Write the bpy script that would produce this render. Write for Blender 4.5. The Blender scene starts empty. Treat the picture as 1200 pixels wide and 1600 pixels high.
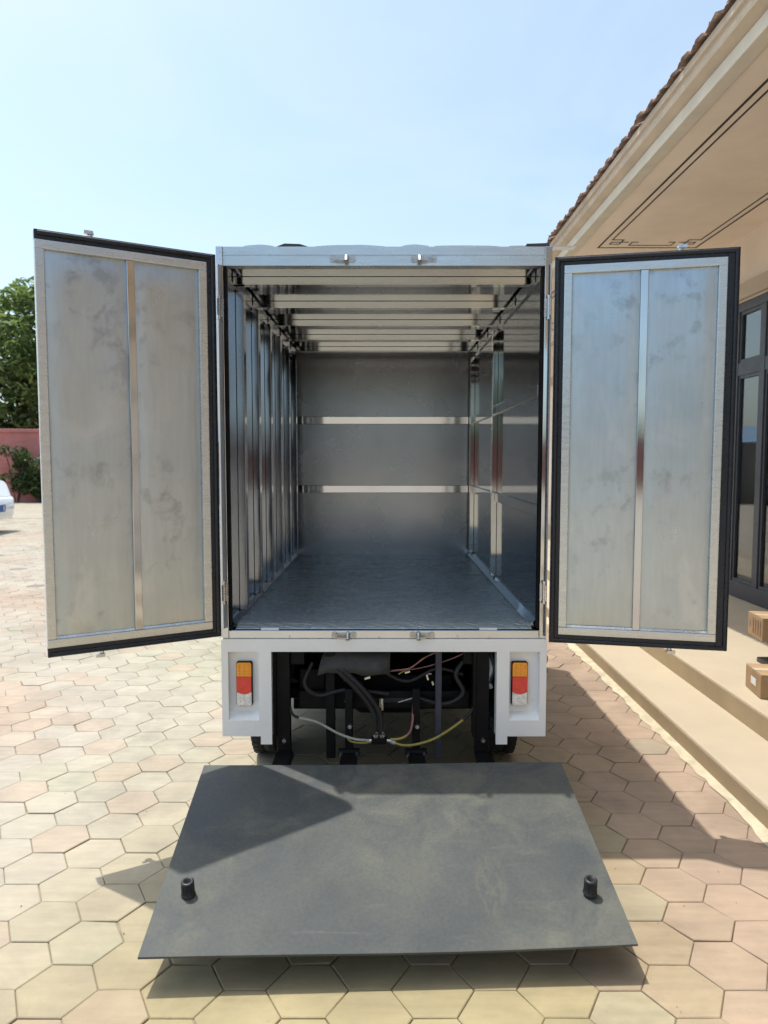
import bpy, bmesh, math, random
from mathutils import Vector, Matrix, Euler
random.seed(7)
S = bpy.context.scene
COL = S.collection
PI = math.pi

# ------------------------------------------------------------------ camera, light
cam_d = bpy.data.cameras.new('camera')
cam = bpy.data.objects.new('camera', cam_d)
COL.objects.link(cam)
cam.location = (0, 0, 1.45)
cam.rotation_euler = (math.radians(90) - math.atan(82 / 1130), 0, 0)
cam_d.sensor_fit = 'VERTICAL'
cam_d.sensor_height = 36
cam_d.lens = 1130 / 1600 * 36
cam_d.clip_start = 0.05
cam_d.clip_end = 3000
cam_d.dof.use_dof = True
cam_d.dof.focus_distance = 2.9
cam_d.dof.aperture_fstop = 4.0
S.camera = cam

TO_SUN = Vector((-0.266, 0.162, 1.0)).normalized()
w = bpy.data.worlds.new('World')
S.world = w
w.use_nodes = True
wn = w.node_tree
bg = wn.nodes['Background']
sky = wn.nodes.new('ShaderNodeTexSky')
sky.sky_type = 'NISHITA'
sky.sun_disc = False
sky.sun_elevation = math.asin(TO_SUN.z)
sky.sun_rotation = math.atan2(TO_SUN.x, TO_SUN.y) % (2 * PI)
sky.altitude = 0
sky.air_density = 0.85
sky.dust_density = 3.0
sky.ozone_density = 0.3
bg.inputs['Strength'].default_value = 0.15
# thin high haze: a slight tint and faint wisps over the clear sky
tint = wn.nodes.new('ShaderNodeMix')
tint.data_type = 'RGBA'
tint.blend_type = 'MULTIPLY'
tint.inputs[0].default_value = 1.0
tint.inputs[7].default_value = (0.98, 1.045, 0.96, 1)
wn.links.new(sky.outputs['Color'], tint.inputs[6])
wtc = wn.nodes.new('ShaderNodeTexCoord')
wmp = wn.nodes.new('ShaderNodeMapping')
wmp.inputs['Scale'].default_value = (1.0, 1.3, 2.6)
wn.links.new(wtc.outputs['Generated'], wmp.inputs['Vector'])
wno = wn.nodes.new('ShaderNodeTexNoise')
wno.inputs['Scale'].default_value = 2.1
wno.inputs['Detail'].default_value = 6
wno.inputs['Roughness'].default_value = 0.55
wno.inputs['Distortion'].default_value = 0.6
wn.links.new(wmp.outputs['Vector'], wno.inputs['Vector'])
wra = wn.nodes.new('ShaderNodeValToRGB')
wra.color_ramp.elements[0].position = 0.42
wra.color_ramp.elements[0].color = (0, 0, 0, 1)
wra.color_ramp.elements[1].position = 0.72
wra.color_ramp.elements[1].color = (0.45, 0.45, 0.45, 1)
wn.links.new(wno.outputs['Fac'], wra.inputs['Fac'])
wisp = wn.nodes.new('ShaderNodeMix')
wisp.data_type = 'RGBA'
wisp.inputs[7].default_value = (3.0, 3.45, 3.75, 1)
wn.links.new(wra.outputs['Color'], wisp.inputs[0])
wn.links.new(tint.outputs[2], wisp.inputs[6])
wn.links.new(wisp.outputs[2], bg.inputs['Color'])

sun_d = bpy.data.lights.new('sun', 'SUN')
sun_d.energy = 2.35
sun_d.angle = math.radians(0.55)
sun_d.color = (1.0, 0.965, 0.86)
sun = bpy.data.objects.new('sun', sun_d)
COL.objects.link(sun)
sun.location = (-8, 5, 30)
sun.rotation_euler = TO_SUN.to_track_quat('Z', 'Y').to_euler()

S.view_settings.view_transform = 'Standard'
S.view_settings.look = 'None'
S.view_settings.exposure = 0.88
S.view_settings.gamma = 1.0
S.view_settings.use_curve_mapping = False


# ------------------------------------------------------------------ materials
def new_mat(name):
    m = bpy.data.materials.new(name)
    m.use_nodes = True
    nt = m.node_tree
    return m, nt, nt.nodes['Principled BSDF']


def N(nt, kind, **kw):
    n = nt.nodes.new(kind)
    for k, v in kw.items():
        if k in n.inputs:
            n.inputs[k].default_value = v
        else:
            setattr(n, k, v)
    return n


def coords(nt, scale=(1, 1, 1), kind='Object'):
    tc = N(nt, 'ShaderNodeTexCoord')
    mp = N(nt, 'ShaderNodeMapping')
    mp.inputs['Scale'].default_value = scale
    nt.links.new(tc.outputs[kind], mp.inputs['Vector'])
    return mp.outputs['Vector']


def noise(nt, vec, scale, detail=4, rough=0.55, dist=0.0):
    n = N(nt, 'ShaderNodeTexNoise')
    n.inputs['Scale'].default_value = scale
    n.inputs['Detail'].default_value = detail
    n.inputs['Roughness'].default_value = rough
    n.inputs['Distortion'].default_value = dist
    nt.links.new(vec, n.inputs['Vector'])
    return n.outputs['Fac']


def ramp(nt, fac, stops):
    r = N(nt, 'ShaderNodeValToRGB')
    e = r.color_ramp.elements
    while len(e) < len(stops):
        e.new(0.5)
    for el, (p, c) in zip(e, stops):
        el.position = p
        if not isinstance(c, (tuple, list)):
            c = (c, c, c)
        el.color = tuple(c) + (1,)
    nt.links.new(fac, r.inputs['Fac'])
    return r.outputs['Color']


def mixc(nt, fac, a, b, mode='MIX'):
    n = N(nt, 'ShaderNodeMix', data_type='RGBA', blend_type=mode)
    if isinstance(fac, (int, float)):
        n.inputs[0].default_value = fac
    else:
        nt.links.new(fac, n.inputs[0])
    for i, v in ((6, a), (7, b)):
        if isinstance(v, (tuple, list)):
            n.inputs[i].default_value = tuple(v) + (1,)
        else:
            nt.links.new(v, n.inputs[i])
    return n.outputs[2]


def bump(nt, fac, bsdf, strength, dist=0.01):
    b = N(nt, 'ShaderNodeBump')
    b.inputs['Strength'].default_value = strength
    b.inputs['Distance'].default_value = dist
    nt.links.new(fac, b.inputs['Height'])
    nt.links.new(b.outputs['Normal'], bsdf.inputs['Normal'])
    return b


def basic(name, col, rough=0.5, metal=0.0, var=0.15, scale=6.0, bmp=0.0, bscale=60.0, bdist=0.002, coat=0.0, stretch=(1, 1, 1), spec=0.5):
    """A plain surface with uneven colour and gloss."""
    m, nt, b = new_mat(name)
    v = coords(nt, stretch)
    f = noise(nt, v, scale, 5, 0.6)
    lo = tuple(c * (1 - var) for c in col)
    hi = tuple(min(1, c * (1 + var)) for c in col)
    nt.links.new(ramp(nt, f, [(0.3, lo), (0.7, hi)]), b.inputs['Base Color'])
    nt.links.new(ramp(nt, noise(nt, v, scale * 2.3, 4), [(0.3, max(0.02, rough * 0.8)), (0.7, min(1, rough * 1.2))]), b.inputs['Roughness'])
    b.inputs['Metallic'].default_value = metal
    b.inputs['Coat Weight'].default_value = coat
    b.inputs['Specular IOR Level'].default_value = spec
    if bmp:
        bump(nt, noise(nt, v, bscale, 4), b, bmp, bdist)
    return m


M = {}
M['rubber'] = basic('black rubber', (0.018, 0.019, 0.022), 0.42, 0, 0.3, 9, 0.15, 40)
M['seal'] = basic('door seal rubber', (0.014, 0.018, 0.026), 0.28, 0, 0.25, 7, spec=0.4)
M['black'] = basic('black chassis paint', (0.006, 0.006, 0.007), 0.55, 0, 0.4, 8, 0.2, 50, spec=0.18)
M['darkblue'] = basic('blue grey painted bar', (0.035, 0.038, 0.062), 0.45, 0, 0.3, 8)
M['tyre'] = basic('tyre rubber', (0.03, 0.03, 0.03), 0.8, 0, 0.3, 12, 0.3, 60)
M['white'] = basic('white vehicle paint', (0.88, 0.885, 0.885), 0.32, 0, 0.04, 2.0, 0, coat=0.2)
M['white_body'] = basic('white sheet metal', (0.72, 0.73, 0.74), 0.4, 0, 0.05, 2)
M['zinc'] = basic('zinc plated fitting', (0.62, 0.63, 0.64), 0.28, 1, 0.15, 40)
M['aluminium'] = basic('aluminium extrusion', (0.62, 0.655, 0.67), 0.30, 0.9, 0.06, 5, 0.015, 60, 0.001, stretch=(1, 1, 8))
M['keeper'] = basic('dull zinc keeper', (0.50, 0.51, 0.51), 0.42, 1, 0.2, 40)
M['hose'] = basic('black hydraulic hose', (0.02, 0.02, 0.022), 0.45, 0, 0.2, 20, spec=0.3)
M['cable_y'] = basic('yellow cable', (0.32, 0.265, 0.06), 0.5, 0, 0.25, 25)
M['cable_w'] = basic('grey cable sleeve', (0.36, 0.36, 0.33), 0.5, 0, 0.2, 25)
M['cable_p'] = basic('pink cable', (0.30, 0.13, 0.13), 0.5, 0, 0.2, 25)
M['tarp'] = basic('dusty black cover', (0.050, 0.051, 0.051), 0.7, 0, 0.35, 10, 0.5, 14, 0.01)
M['amber'] = basic('amber lamp lens', (0.95, 0.34, 0.012), 0.16, 0, 0.10, 60, coat=0.6)
M['red'] = basic('red lamp lens', (0.80, 0.035, 0.03), 0.14, 0, 0.15, 40, coat=0.6)
M['clear'] = basic('clear lamp lens', (0.80, 0.78, 0.74), 0.16, 0, 0.25, 90, coat=0.6)
M['tape'] = basic('white tape', (0.75, 0.78, 0.82), 0.5, 0, 0.04, 20)
M['card'] = basic('cardboard', (0.36, 0.235, 0.135), 0.75, 0, 0.10, 12, 0.08, 90)
M['print'] = basic('faded box print', (0.20, 0.12, 0.07), 0.8, 0, 0.3, 60)
M['paper'] = basic('white paper label', (0.75, 0.75, 0.76), 0.6, 0, 0.03, 30)
M['frame_dark'] = basic('dark grey window frame', (0.060, 0.064, 0.078), 0.38, 0.2, 0.15, 6)
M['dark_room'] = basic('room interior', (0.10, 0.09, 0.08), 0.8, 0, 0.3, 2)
M['bark'] = basic('bark', (0.09, 0.065, 0.045), 0.9, 0, 0.4, 6, 0.6, 18, 0.03)
M['blue_roof'] = basic('blue sheet roof', (0.12, 0.25, 0.42), 0.45, 0, 0.2, 3)
M['grey_wall'] = basic('grey shed wall', (0.09, 0.085, 0.08), 0.8, 0, 0.2, 3)
M['concrete_pole'] = basic('concrete pole', (0.32, 0.31, 0.29), 0.8, 0, 0.2, 5)
M['wire'] = basic('overhead wire', (0.05, 0.05, 0.055), 0.6)
M['car_paint'] = basic('white car paint', (0.76, 0.77, 0.77), 0.2, 0, 0.03, 2, coat=0.7)
M['car_black'] = basic('car trim black', (0.015, 0.015, 0.016), 0.35)
M['plate_blue'] = basic('blue number plate', (0.02, 0.09, 0.30), 0.35, 0, 0.1, 20)
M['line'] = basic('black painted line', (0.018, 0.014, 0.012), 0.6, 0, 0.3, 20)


def steel(name, col, rough, wob, wob_scale, stains=0.0, stretch=(1, 1, 1), rvar=0.35):
    """Sheet metal: slightly wavy, unevenly polished, with dark handling marks."""
    m, nt, b = new_mat(name)
    v = coords(nt)
    vs = coords(nt, stretch)
    b.inputs['Metallic'].default_value = 1.0
    base = ramp(nt, noise(nt, vs, 2.2, 5, 0.6), [(0.25, tuple(c * 0.90 for c in col)), (0.75, tuple(min(1, c * 1.06) for c in col))])
    rg = ramp(nt, noise(nt, vs, 3.5, 3, 0.55), [(0.28, rough * (1 - rvar)), (0.72, rough * (1 + rvar))])
    if stains:
        s1 = noise(nt, v, 13.0, 5, 0.62, 0.25)
        s2 = noise(nt, v, 1.9, 2, 0.5)
        mul = N(nt, 'ShaderNodeMath', operation='MULTIPLY')
        nt.links.new(ramp(nt, s1, [(0.52, 0), (0.66, 1)]), mul.inputs[0])
        nt.links.new(ramp(nt, s2, [(0.48, 0), (0.57, 1)]), mul.inputs[1])
        m2 = N(nt, 'ShaderNodeMath', operation='MULTIPLY')
        nt.links.new(mul.outputs[0], m2.inputs[0])
        m2.inputs[1].default_value = stains
        base = mixc(nt, m2.outputs[0], base, (0.16, 0.155, 0.16))
        fs = noise(nt, coords(nt, (1, 1, 0.12)), 60, 3, 0.6)
        base = mixc(nt, 1.0, base, ramp(nt, fs, [(0.3, 0.95), (0.7, 1.03)]), 'MULTIPLY')
        # pale dusty smears
        s3 = noise(nt, v, 3.1, 4, 0.6, 1.2)
        f3 = ramp(nt, s3, [(0.56, 0), (0.72, 0.40)])
        base = mixc(nt, f3, base, (0.72, 0.74, 0.76))
    nt.links.new(base, b.inputs['Base Color'])
    nt.links.new(rg, b.inputs['Roughness'])
    if wob:
        bump(nt, noise(nt, coords(nt, stretch), wob_scale, 2, 0.5), b, wob, 0.02)
    return m


M['steel_door'] = steel('brushed door steel', (0.54, 0.605, 0.655), 0.34, 0.10, 2.4, stains=0.36, rvar=0.25)
M['steel_mirror'] = steel('polished steel', (0.58, 0.60, 0.63), 0.085, 0.10, 3.0, stretch=(1, 1, 0.25))
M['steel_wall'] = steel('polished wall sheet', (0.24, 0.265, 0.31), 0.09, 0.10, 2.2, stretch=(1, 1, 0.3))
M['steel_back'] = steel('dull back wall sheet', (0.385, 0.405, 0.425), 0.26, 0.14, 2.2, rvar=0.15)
M['steel_lining'] = steel('dimmed ceiling sheet', (0.27, 0.285, 0.31), 0.08, 0.05, 2.0, stretch=(0.3, 1, 1))  # polished like the ribs; the dim reflection between them is put into its colour
M['steel_ceiling'] = steel('polished ceiling sheet', (0.66, 0.66, 0.63), 0.075, 0.05, 2.0, stretch=(0.3, 1, 1))

# box floor: dark sheet with faint ripples
m, nt, b = new_mat('dark floor sheet')
v = coords(nt)
n1 = noise(nt, v, 3.0, 5, 0.6)
nt.links.new(ramp(nt, n1, [(0.3, (0.32, 0.37, 0.40)), (0.7, (0.44, 0.48, 0.50))]), b.inputs['Base Color'])
b.inputs['Metallic'].default_value = 0.2
nt.links.new(ramp(nt, noise(nt, v, 9, 4), [(0.3, 0.17), (0.7, 0.32)]), b.inputs['Roughness'])
wv = N(nt, 'ShaderNodeTexWave', bands_direction='DIAGONAL')
wv.inputs['Scale'].default_value = 9
wv.inputs['Distortion'].default_value = 9
wv.inputs['Detail'].default_value = 3
wv.inputs['Detail Scale'].default_value = 2.5
nt.links.new(coords(nt, (0.7, 1.6, 1)), wv.inputs['Vector'])
bump(nt, wv.outputs['Fac'], b, 0.5, 0.006)
M['box_floor'] = m
M['steel_ribbed'] = steel('hand worn polished steel', (0.42, 0.45, 0.49), 0.14, 0.22, 5.0, stretch=(1, 1, 0.35), rvar=0.6)

# lift platform: dusty dark steel with foot marks
m, nt, b = new_mat('dusty platform steel')
v = coords(nt)
base = ramp(nt, noise(nt, v, 2.2, 6, 0.6), [(0.3, (0.050, 0.058, 0.066)), (0.7, (0.078, 0.085, 0.088))])
dust = noise(nt, v, 5.0, 8, 0.68, 0.7)
big = noise(nt, coords(nt, (1.0, 0.6, 1)), 1.7, 3, 0.5)
mul = N(nt, 'ShaderNodeMath', operation='MULTIPLY')
nt.links.new(ramp(nt, dust, [(0.42, 0), (0.66, 1)]), mul.inputs[0])
nt.links.new(ramp(nt, big, [(0.40, 0.15), (0.60, 0.85)]), mul.inputs[1])
base = mixc(nt, mul.outputs[0], base, (0.140, 0.139, 0.116))
scuff = noise(nt, coords(nt, (0.35, 2.2, 1)), 9.0, 7, 0.75, 0.4)
base = mixc(nt, ramp(nt, scuff, [(0.60, 0), (0.74, 0.55)]), base, (0.135, 0.136, 0.126))
scuff2 = noise(nt, coords(nt, (2.4, 0.5, 1)), 7.0, 7, 0.75, 0.8)
base = mixc(nt, ramp(nt, scuff2, [(0.62, 0), (0.76, 0.5)]), base, (0.030, 0.034, 0.038))
fine = noise(nt, coords(nt), 90.0, 4, 0.7)
base = mixc(nt, 1.0, base, ramp(nt, fine, [(0.3, 0.86), (0.7, 1.12)]), 'MULTIPLY')


def foot(cx, cy, ang, sx, sy):
    """A dusty shoe print: soft ellipse broken by tread waves."""
    tc = N(nt, 'ShaderNodeTexCoord')
    mp = N(nt, 'ShaderNodeMapping', vector_type='TEXTURE')
    mp.inputs['Location'].default_value = (cx, cy, 0)
    mp.inputs['Rotation'].default_value = (0, 0, ang)
    mp.inputs['Scale'].default_value = (sx, sy, 1000)
    nt.links.new(tc.outputs['Object'], mp.inputs['Vector'])
    g = N(nt, 'ShaderNodeTexGradient', gradient_type='SPHERICAL')
    nt.links.new(mp.outputs['Vector'], g.inputs['Vector'])
    nz = noise(nt, mp.outputs['Vector'], 3.2, 5, 0.7, 1.0)
    a = N(nt, 'ShaderNodeMath', operation='MULTIPLY')
    nt.links.new(ramp(nt, g.outputs['Fac'], [(0.0, 0), (0.25, 0.9)]), a.inputs[0])
    nt.links.new(ramp(nt, nz, [(0.42, 0.0), (0.60, 1.0)]), a.inputs[1])
    return a.outputs[0]


for f in ((0.08, 0.34, 0.25, 0.055, 0.15), (0.33, 0.28, -0.05, 0.055, 0.15)):
    base = mixc(nt, foot(*f), base, (0.098, 0.099, 0.092))
nt.links.new(base, b.inputs['Base Color'])
nt.links.new(ramp(nt, dust, [(0.3, 0.48), (0.7, 0.72)]), b.inputs['Roughness'])
b.inputs['Metallic'].default_value = 0.0
b.inputs['Specular IOR Level'].default_value = 0.3
bump(nt, noise(nt, v, 40, 5), b, 0.12, 0.003)
M['platform'] = m


# paving: colour comes from each paver (object colour) or from the face attribute of the joined field
def paver_mat(name, attr):
    m, nt, b = new_mat(name)
    if attr:
        a = N(nt, 'ShaderNodeAttribute', attribute_name='tint')
        src = a.outputs['Color']
    else:
        a = N(nt, 'ShaderNodeObjectInfo')
        src = a.outputs['Color']
    g = N(nt, 'ShaderNodeNewGeometry')
    mp = N(nt, 'ShaderNodeMapping')
    nt.links.new(g.outputs['Position'], mp.inputs['Vector'])
    v = mp.outputs['Vector']
    f = noise(nt, v, 5.5, 6, 0.62)
    src = mixc(nt, 1.0, src, ramp(nt, f, [(0.25, (0.82, 0.82, 0.83)), (0.75, (1.08, 1.07, 1.05))]), 'MULTIPLY')
    mp2 = N(nt, 'ShaderNodeMapping')
    mp2.inputs['Scale'].default_value = (0.22, 1.5, 1)
    nt.links.new(g.outputs['Position'], mp2.inputs['Vector'])
    st = noise(nt, mp2.outputs['Vector'], 22, 5, 0.6)
    src = mixc(nt, 1.0, src, ramp(nt, st, [(0.3, 0.90), (0.7, 1.05)]), 'MULTIPLY')
    stain = noise(nt, v, 1.3, 7, 0.68, 0.8)
    src = mixc(nt, 1.0, src, ramp(nt, stain, [(0.34, (0.80, 0.79, 0.78)), (0.52, (1.0, 1.0, 1.0)), (0.70, (1.05, 1.045, 1.04))]), 'MULTIPLY')
    scr = noise(nt, v, 13, 8, 0.75, 1.5)
    src = mixc(nt, ramp(nt, scr, [(0.63, 0), (0.72, 0.35)]), src, (0.21, 0.175, 0.13))
    spots = noise(nt, v, 38, 3, 0.6)
    src = mixc(nt, ramp(nt, spots, [(0.70, 0), (0.80, 0.55)]), src, (0.16, 0.13, 0.10))
    nt.links.new(src, b.inputs['Base Color'])
    b.inputs['Roughness'].default_value = 0.82
    bump(nt, noise(nt, v, 70, 5), b, 0.22, 0.004)
    return m


M['paver'] = paver_mat('concrete paver', False)
M['paver_field'] = paver_mat('concrete paver field', True)
M['joint'] = basic('sandy joint bedding', (0.25, 0.20, 0.145), 0.95, 0, 0.35, 9, 0.4, 40)
m, nt, b = new_mat('far paving')
v = coords(nt)
c1 = ramp(nt, noise(nt, coords(nt, (0.5, 1, 1)), 0.35, 3), [(0.38, (0.355, 0.32, 0.265)), (0.5, (0.365, 0.335, 0.28)), (0.62, (0.365, 0.30, 0.25))])
c2 = ramp(nt, noise(nt, coords(nt, (1.0, 1, 1)), 3.0, 6, 0.7), [(0.3, (0.8, 0.78, 0.76)), (0.65, (1.04, 1.04, 1.04))])
nt.links.new(mixc(nt, 1.0, c1, c2, 'MULTIPLY'), b.inputs['Base Color'])
b.inputs['Roughness'].default_value = 0.9
M['far_paving'] = m

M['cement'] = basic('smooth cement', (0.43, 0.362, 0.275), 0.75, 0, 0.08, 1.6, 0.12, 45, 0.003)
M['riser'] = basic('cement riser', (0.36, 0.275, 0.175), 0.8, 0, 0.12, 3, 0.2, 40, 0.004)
M['mortar'] = basic('rough mortar', (0.48, 0.42, 0.31), 0.95, 0, 0.2, 12, 0.6, 30, 0.008)
M['stucco'] = basic('tan stucco', (0.76, 0.645, 0.54), 0.9, 0, 0.09, 1.4, 0.35, 75, 0.004)
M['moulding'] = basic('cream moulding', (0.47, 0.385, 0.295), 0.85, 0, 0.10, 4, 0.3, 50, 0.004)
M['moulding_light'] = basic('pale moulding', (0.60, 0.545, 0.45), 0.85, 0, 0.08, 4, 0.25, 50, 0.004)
M['roof_tile'] = basic('clay roof tile', (0.29, 0.20, 0.165), 0.9, 0, 0.5, 9, 0.5, 30, 0.006)

# painted brick boundary walls: pink, and a copy darkened to dim its steel reflection
WALLS = (('pink', 'pink painted brick', 1.0), ('dim_red', 'dimmed red brick', 0.24))
for key, nm, kk in WALLS:
    m, nt, b = new_mat(nm)
    br = N(nt, 'ShaderNodeTexBrick')
    br.inputs['Scale'].default_value = 1
    br.inputs['Brick Width'].default_value = 0.24
    br.inputs['Row Height'].default_value = 0.07
    br.inputs['Mortar Size'].default_value = 0.006
    br.inputs['Color1'].default_value = (0.62 * kk, 0.235 * kk, 0.21 * kk, 1)
    br.inputs['Color2'].default_value = (0.56 * kk, 0.21 * kk, 0.19 * kk, 1)
    br.inputs['Mortar'].default_value = (0.58 * kk, 0.25 * kk, 0.22 * kk, 1)
    tc = N(nt, 'ShaderNodeTexCoord')
    mp = N(nt, 'ShaderNodeMapping')
    mp.inputs['Rotation'].default_value = (PI / 2, 0, 0)
    nt.links.new(tc.outputs['Object'], mp.inputs['Vector'])
    nt.links.new(mp.outputs['Vector'], br.inputs['Vector'])
    wear = ramp(nt, noise(nt, coords(nt), 1.6, 6, 0.65), [(0.3, (0.8, 0.78, 0.78)), (0.7, (1.08, 1.05, 1.05))])
    nt.links.new(mixc(nt, 1.0, br.outputs['Color'], wear, 'MULTIPLY'), b.inputs['Base Color'])
    b.inputs['Roughness'].default_value = 0.85
    bump(nt, br.outputs['Fac'], b, 0.3, 0.01).invert = True
    M[key] = m


def leaf_mat(name, c_dark, c_light):
    m, nt, b = new_mat(name)
    g = N(nt, 'ShaderNodeNewGeometry')
    f = noise(nt, coords(nt), 0.8, 3)
    mx = N(nt, 'ShaderNodeMath', operation='MULTIPLY_ADD')
    nt.links.new(g.outputs['Random Per Island'], mx.inputs[0])
    mx.inputs[1].default_value = 0.5
    nt.links.new(f, mx.inputs[2])
    c = ramp(nt, mx.outputs[0], [(0.40, c_dark), (0.95, c_light)])
    nt.links.new(c, b.inputs['Base Color'])
    b.inputs['Roughness'].default_value = 0.55
    tr = N(nt, 'ShaderNodeBsdfTranslucent')
    nt.links.new(c, tr.inputs['Color'])
    ms = N(nt, 'ShaderNodeMixShader')
    ms.inputs[0].default_value = 0.35
    nt.links.new(b.outputs[0], ms.inputs[1])
    nt.links.new(tr.outputs[0], ms.inputs[2])
    nt.links.new(ms.outputs[0], nt.nodes['Material Output'].inputs['Surface'])
    return m


M['leaf'] = leaf_mat('tree leaves', (0.05, 0.095, 0.03), (0.26, 0.36, 0.11))
M['leaf_dark'] = leaf_mat('dark leaves', (0.030, 0.050, 0.022), (0.10, 0.15, 0.05))

m, nt, b = new_mat('window glass')
b.inputs['Base Color'].default_value = (0.80, 0.86, 0.88, 1)
b.inputs['Roughness'].default_value = 0.01
b.inputs['IOR'].default_value = 1.6
b.inputs['Transmission Weight'].default_value = 1.0
M['glass'] = m


# ------------------------------------------------------------------ mesh helpers
class MB:
    """Collects shapes and links them as ONE mesh object."""

    def __init__(self):
        self.v = []
        self.f = []
        self.smooth = []

    def add(self, vs, fs, smooth=False):
        o = len(self.v)
        self.v += [tuple(p) for p in vs]
        self.f += [tuple(i + o for i in f) for f in fs]
        self.smooth += [smooth] * len(fs)
        return self

    def box(self, x0, x1, y0, y1, z0, z1):
        vs = [(x, y, z) for z in (z0, z1) for y in (y0, y1) for x in (x0, x1)]
        fs = [(0, 2, 3, 1), (4, 5, 7, 6), (0, 1, 5, 4), (2, 6, 7, 3), (0, 4, 6, 2), (1, 3, 7, 5)]
        return self.add(vs, fs)

    def obox(self, c, ax, ay, az):
        """Box from a centre and three half-axis vectors."""
        c, ax, ay, az = map(Vector, (c, ax, ay, az))
        vs = [c + sx * ax + sy * ay + sz * az for sz in (-1, 1) for sy in (-1, 1) for sx in (-1, 1)]
        fs = [(0, 2, 3, 1), (4, 5, 7, 6), (0, 1, 5, 4), (2, 6, 7, 3), (0, 4, 6, 2), (1, 3, 7, 5)]
        return self.add(vs, fs)

    def cyl(self, p0, p1, r0, r1=None, n=14, caps=True):
        r1 = r0 if r1 is None else r1
        p0, p1 = Vector(p0), Vector(p1)
        d = (p1 - p0).normalized()
        a = d.orthogonal().normalized()
        c = d.cross(a)
        vs = []
        for p, r in ((p0, r0), (p1, r1)):
            for i in range(n):
                t = 2 * PI * i / n
                vs.append(p + r * (math.cos(t) * a + math.sin(t) * c))
        self.add(vs, [(i, (i + 1) % n, n + (i + 1) % n, n + i) for i in range(n)], True)
        if caps:
            self.add(vs[:n], [tuple(reversed(range(n)))])
            self.add(vs[n:], [tuple(range(n))])
        return self

    def tube(self, pts, r, n=8, caps=True):
        pts = [Vector(p) for p in pts]
        rs = r if isinstance(r, (list, tuple)) else [r] * len(pts)
        vs = []
        a = None
        for i, p in enumerate(pts):
            d = (pts[min(i + 1, len(pts) - 1)] - pts[max(i - 1, 0)]).normalized()
            if a is None:
                a = d.orthogonal().normalized()
            a = (a - d * a.dot(d)).normalized()
            c = d.cross(a)
            for k in range(n):
                t = 2 * PI * k / n
                vs.append(p + rs[i] * (math.cos(t) * a + math.sin(t) * c))
        fs = []
        for i in range(len(pts) - 1):
            for k in range(n):
                fs.append((i * n + k, i * n + (k + 1) % n, (i + 1) * n + (k + 1) % n, (i + 1) * n + k))
        self.add(vs, fs, True)
        if caps:
            self.add(vs[:n], [tuple(reversed(range(n)))])
            self.add(vs[-n:], [tuple(range(n))])
        return self

    def prism_y(self, prof, y0, y1):
        """Extrude an (x, z) outline along y."""
        n = len(prof)
        vs = [(x, y0, z) for x, z in prof] + [(x, y1, z) for x, z in prof]
        fs = [(i, (i + 1) % n, n + (i + 1) % n, n + i) for i in range(n)]
        fs += [tuple(reversed(range(n))), tuple(range(n, 2 * n))]
        return self.add(vs, fs)

    def prism_x(self, prof, x0, x1):
        n = len(prof)
        vs = [(x0, y, z) for y, z in prof] + [(x1, y, z) for y, z in prof]
        fs = [(i, (i + 1) % n, n + (i + 1) % n, n + i) for i in range(n)]
        fs += [tuple(reversed(range(n))), tuple(range(n, 2 * n))]
        return self.add(vs, fs)

    def prism_z(self, prof, z0, z1):
        n = len(prof)
        vs = [(x, y, z0) for x, y in prof] + [(x, y, z1) for x, y in prof]
        fs = [(i, (i + 1) % n, n + (i + 1) % n, n + i) for i in range(n)]
        fs += [tuple(reversed(range(n))), tuple(range(n, 2 * n))]
        return self.add(vs, fs)

    def lathe(self, prof, origin=(0, 0, 0), axis='x', n=28):
        """prof: (radius, height along the axis)."""
        vs = []
        for r, h in prof:
            for k in range(n):
                t = 2 * PI * k / n
                a, c = r * math.cos(t), r * math.sin(t)
                p = {'x': (h, a, c), 'y': (a, h, c), 'z': (a, c, h)}[axis]
                vs.append(Vector(p) + Vector(origin))
        fs = []
        for i in range(len(prof) - 1):
            for k in range(n):
                fs.append((i * n + k, i * n + (k + 1) % n, (i + 1) * n + (k + 1) % n, (i + 1) * n + k))
        return self.add(vs, fs, True)

    def map(self, fn):
        self.v = [tuple(fn(Vector(p))) for p in self.v]
        return self

    def build(self, name, m, parent=None, bevel=0.0, seg=2, loc=None):
        me = bpy.data.meshes.new(name)
        me.from_pydata(self.v, [], self.f)
        bm = bmesh.new()
        bm.from_mesh(me)
        bmesh.ops.recalc_face_normals(bm, faces=bm.faces)
        bm.to_mesh(me)
        bm.free()
        me.polygons.foreach_set('use_smooth', self.smooth)
        me.materials.append(M[m] if isinstance(m, str) else m)
        o = bpy.data.objects.new(name, me)
        COL.objects.link(o)
        if parent:
            o.parent = parent
        if loc:
            o.location = loc
        if bevel:
            b = o.modifiers.new('bevel', 'BEVEL')
            b.width = bevel
            b.segments = seg
            b.limit_method = 'ANGLE'
            b.angle_limit = math.radians(40)
        return o


def empty(name, loc=(0, 0, 0), rz=0):
    o = bpy.data.objects.new(name, None)
    COL.objects.link(o)
    o.location = loc
    o.rotation_euler = (0, 0, rz)
    o.empty_display_size = 0.2
    return o


def tag(o, label=None, cat=None, group=None, kind=None):
    for k, v in (('label', label), ('category', cat), ('group', group), ('kind', kind)):
        if v:
            o[k] = v
    return o


def dup(o, parent=None):
    c = o.copy()
    COL.objects.link(c)
    c.parent = parent
    for ch in list(o.children):
        dup(ch, c)
    return c


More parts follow.
